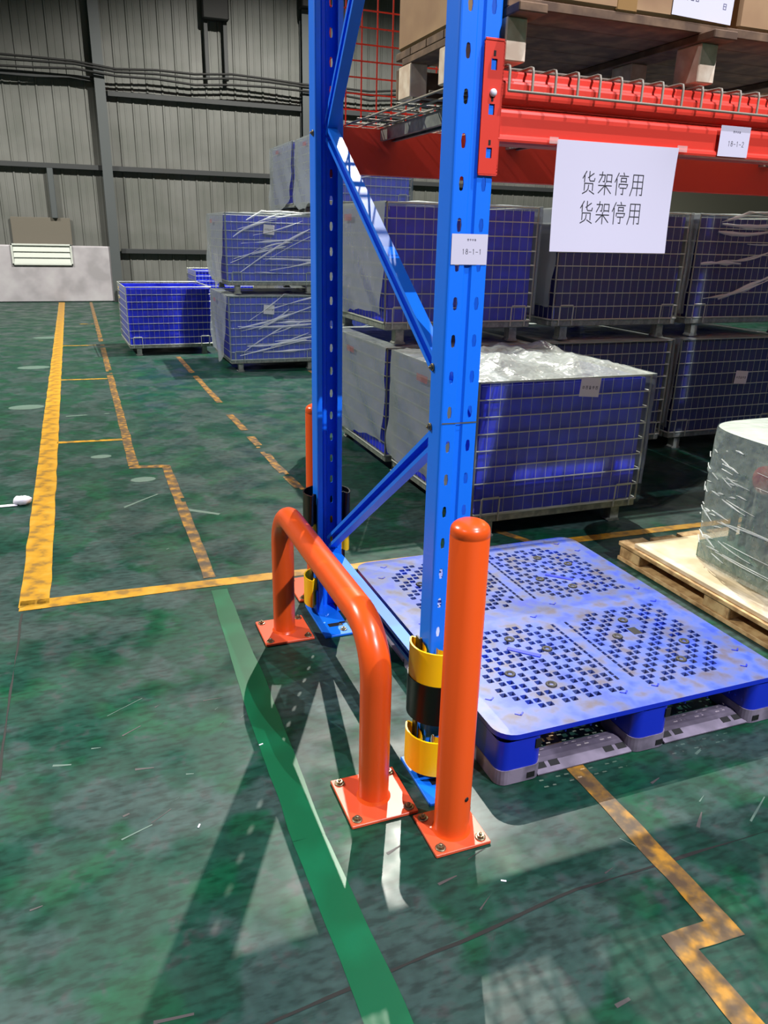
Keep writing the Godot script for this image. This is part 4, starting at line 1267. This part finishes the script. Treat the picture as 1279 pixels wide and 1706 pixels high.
# ------------------------------------------------------------------ light
func lamp(x: float, z: float, energy: float, col: Color, label: String) -> void:
	var t := thing("high_bay_lamp", label, "lamp", Vector3(x, 8.5, z), 0.0, "high bay lamps under the roof")
	var s := mb()
	lathe(s, [Vector2(0.20, 0.0), Vector2(0.21, 0.0), Vector2(0.14, 0.16), Vector2(0.07, 0.22), Vector2(0.07, 0.36), Vector2(0.0, 0.37)], Vector3.ZERO, 28)
	obj("lamp_housing", s, M.lamp_body, t)
	s = mb()
	lathe(s, [Vector2(0.0, 0.03), Vector2(0.17, 0.03)], Vector3.ZERO, 28)
	obj("lamp_lens", s, M.lamp_glass, t)
	s = mb()
	tube(s, [Vector3(0, 0.36, 0), Vector3(0, 1.02, 0)], 0.012, 8)
	obj("hanger_rod", s, M.steel, t)
	var l := SpotLight3D.new()
	l.name = "lamp_light"
	l.position = Vector3(0, -0.03, 0)
	l.rotation.x = -PI / 2
	l.light_energy = energy
	l.light_color = col
	l.light_size = 0.035
	l.spot_angle = 67.0
	l.spot_angle_attenuation = 0.3
	l.spot_range = 60.0
	l.spot_attenuation = 2.0
	l.shadow_enabled = true
	t.add_child(l)

func _ready() -> void:
	wave.seed = 4
	wave.frequency = 0.05
	wave.fractal_octaves = 3
	var cam := Camera3D.new()
	cam.name = "camera"
	cam.position = Vector3(-0.7395, 1.2936, 1.4543)
	cam.rotation_degrees = Vector3(-19.790, -21.448, 1.3677)
	cam.fov = 2.0 * rad_to_deg(atan(853.0 / 1282.98))
	cam.near = 0.05
	cam.far = 200.0
	add_child(cam)
	cam.current = true
	var we := WorldEnvironment.new()
	we.name = "world_environment"
	var e := Environment.new()
	e.background_mode = Environment.BG_COLOR
	e.background_color = Color(0.02, 0.02, 0.02)
	e.tonemap_mode = Environment.TONE_MAPPER_LINEAR
	e.tonemap_exposure = 1.08
	e.sdfgi_enabled = true
	e.ssao_enabled = true
	e.ssil_enabled = true
	we.environment = e
	add_child(we)
	make_materials()
	M.tape = mat(Color(0.62, 0.48, 0.30), 0.3)
	make_prints()
	var warm := Color(1.0, 0.985, 0.94)
	var cool := Color(0.96, 0.96, 1.0)
	lamp(3.25, -7.45, 155.0, warm, "high bay lamp behind the rack, above the stacked cages")
	lamp(2.45, 2.45, 55.0, cool, "high bay lamp in front of the rack, up to the right")
	lamp(2.45, 7.0, 105.0, cool, "high bay lamp behind the viewer, near the front wall")
	lamp(-7.0, -6.9, 125.0, warm, "high bay lamp over the far left of the hall")
	lamp(-7.0, 2.45, 18.0, cool, "high bay lamp over the near left of the hall")
	lamp(12.0, -6.9, 30.0, warm, "high bay lamp over the far right of the hall")
	lamp(12.0, 2.45, 5.0, cool, "high bay lamp over the near right of the hall")
	build_room()
	build_upright(0.0, "blue perforated rack upright in the middle of the photo, with diagonal braces")
	build_upright(BAY, "blue perforated rack upright at the right end of the nearest red beams")
	build_beam(0.0, 1.0, "front red rack beam carrying the white paper notice")
	build_beam(-1.0, -1.0, "rear red rack beam seen below and behind the front beam")
	build_deck("galvanised wire mesh deck hooked over the red rack beams, under the pallets of cartons")
	build_beam(0.0, 1.0, "front red beam of the upper level added for shade, above the photo", 1.575)  # unseen upper level, added so its load shades the cages below
	build_beam(-1.0, -1.0, "rear red beam of the upper level added for shade, above the photo", 1.575)
	build_deck("upper wire mesh deck added for shade above the cartons, above the photo", 1.575)
	for k in 2:  # unseen next bay, added so its loads block lamp light from the cages
		var lv: String = ["lower", "upper"][k]
		build_beam(0.0, 1.0, "front red beam on the %s level of the next rack bay added for shade, right of the photo" % lv, 1.575 * k, BAY)
		build_beam(-1.0, -1.0, "rear red beam on the %s level of the next rack bay added for shade, right of the photo" % lv, 1.575 * k, BAY)
		build_deck("wire mesh deck on the %s level of the next rack bay added for shade, right of the photo" % lv, 1.575 * k, BAY)
	build_upright(2.0 * BAY, "blue perforated rack upright at the far end of the next rack bay added for shade")
	build_mesh_panel()
	build_load()
	build_guard("yellow and black plastic guard clipped round the front post, behind the near bollard", 0.0, 0.0, [[0.185, 0.292, "black", 0.03], [0.288, 0.378, "yellow", 0.0], [0.038, 0.135, "yellow", 0.03]])
	build_guard("black topped yellow plastic guard clipped round the rear post", -1.0, PI, [[0.345, 0.455, "black", 0.03], [0.24, 0.348, "yellow", 0.0], [0.035, 0.14, "yellow", 0.03]])
	build_bollard(-0.057, 0.188, "orange steel bollard in front of the blue front post, nearest the viewer")
	build_bollard(0.018, -1.155, "orange steel bollard behind the rear post, mostly hidden", 0.045, 0.1)
	build_hoop()
	build_blue_pallet()
	build_cages()
	build_machine()
	card("paper_notice", "white paper notice with two lines of Chinese characters taped to the front red beam", "notice", 0.295, 0.21, M.notice, Vector3(0.325, 1.374, 0.0085), 0.012, 0.0)
	for d in [[0.168, 1.476, 0.02, "left"], [0.483, 1.478, 0.026, "right"]]:
		var tp := mb()
		box(tp, Vector3(d[0], d[1], 0.0105), Vector3(d[2], 0.012, 0.0006))
		tag(obj("adhesive_tape", tp, film(0.35, Color(0.85, 0.82, 0.80), 0.3)), "clear adhesive tape at the upper %s corner of the paper notice" % d[3], "tape")
	card("location_card", "white location card reading 18-1-1 stuck on the blue front post", "card", 0.080, 0.058, M["tag 18-1-1"], Vector3(0.001, 1.270, 0.0012))
	card("location_card", "white location card reading 18-1-2 stuck on the front red beam", "card", 0.082, 0.060, M["tag 18-1-2"], Vector3(0.622, 1.500, 0.0072))
	build_scraps()
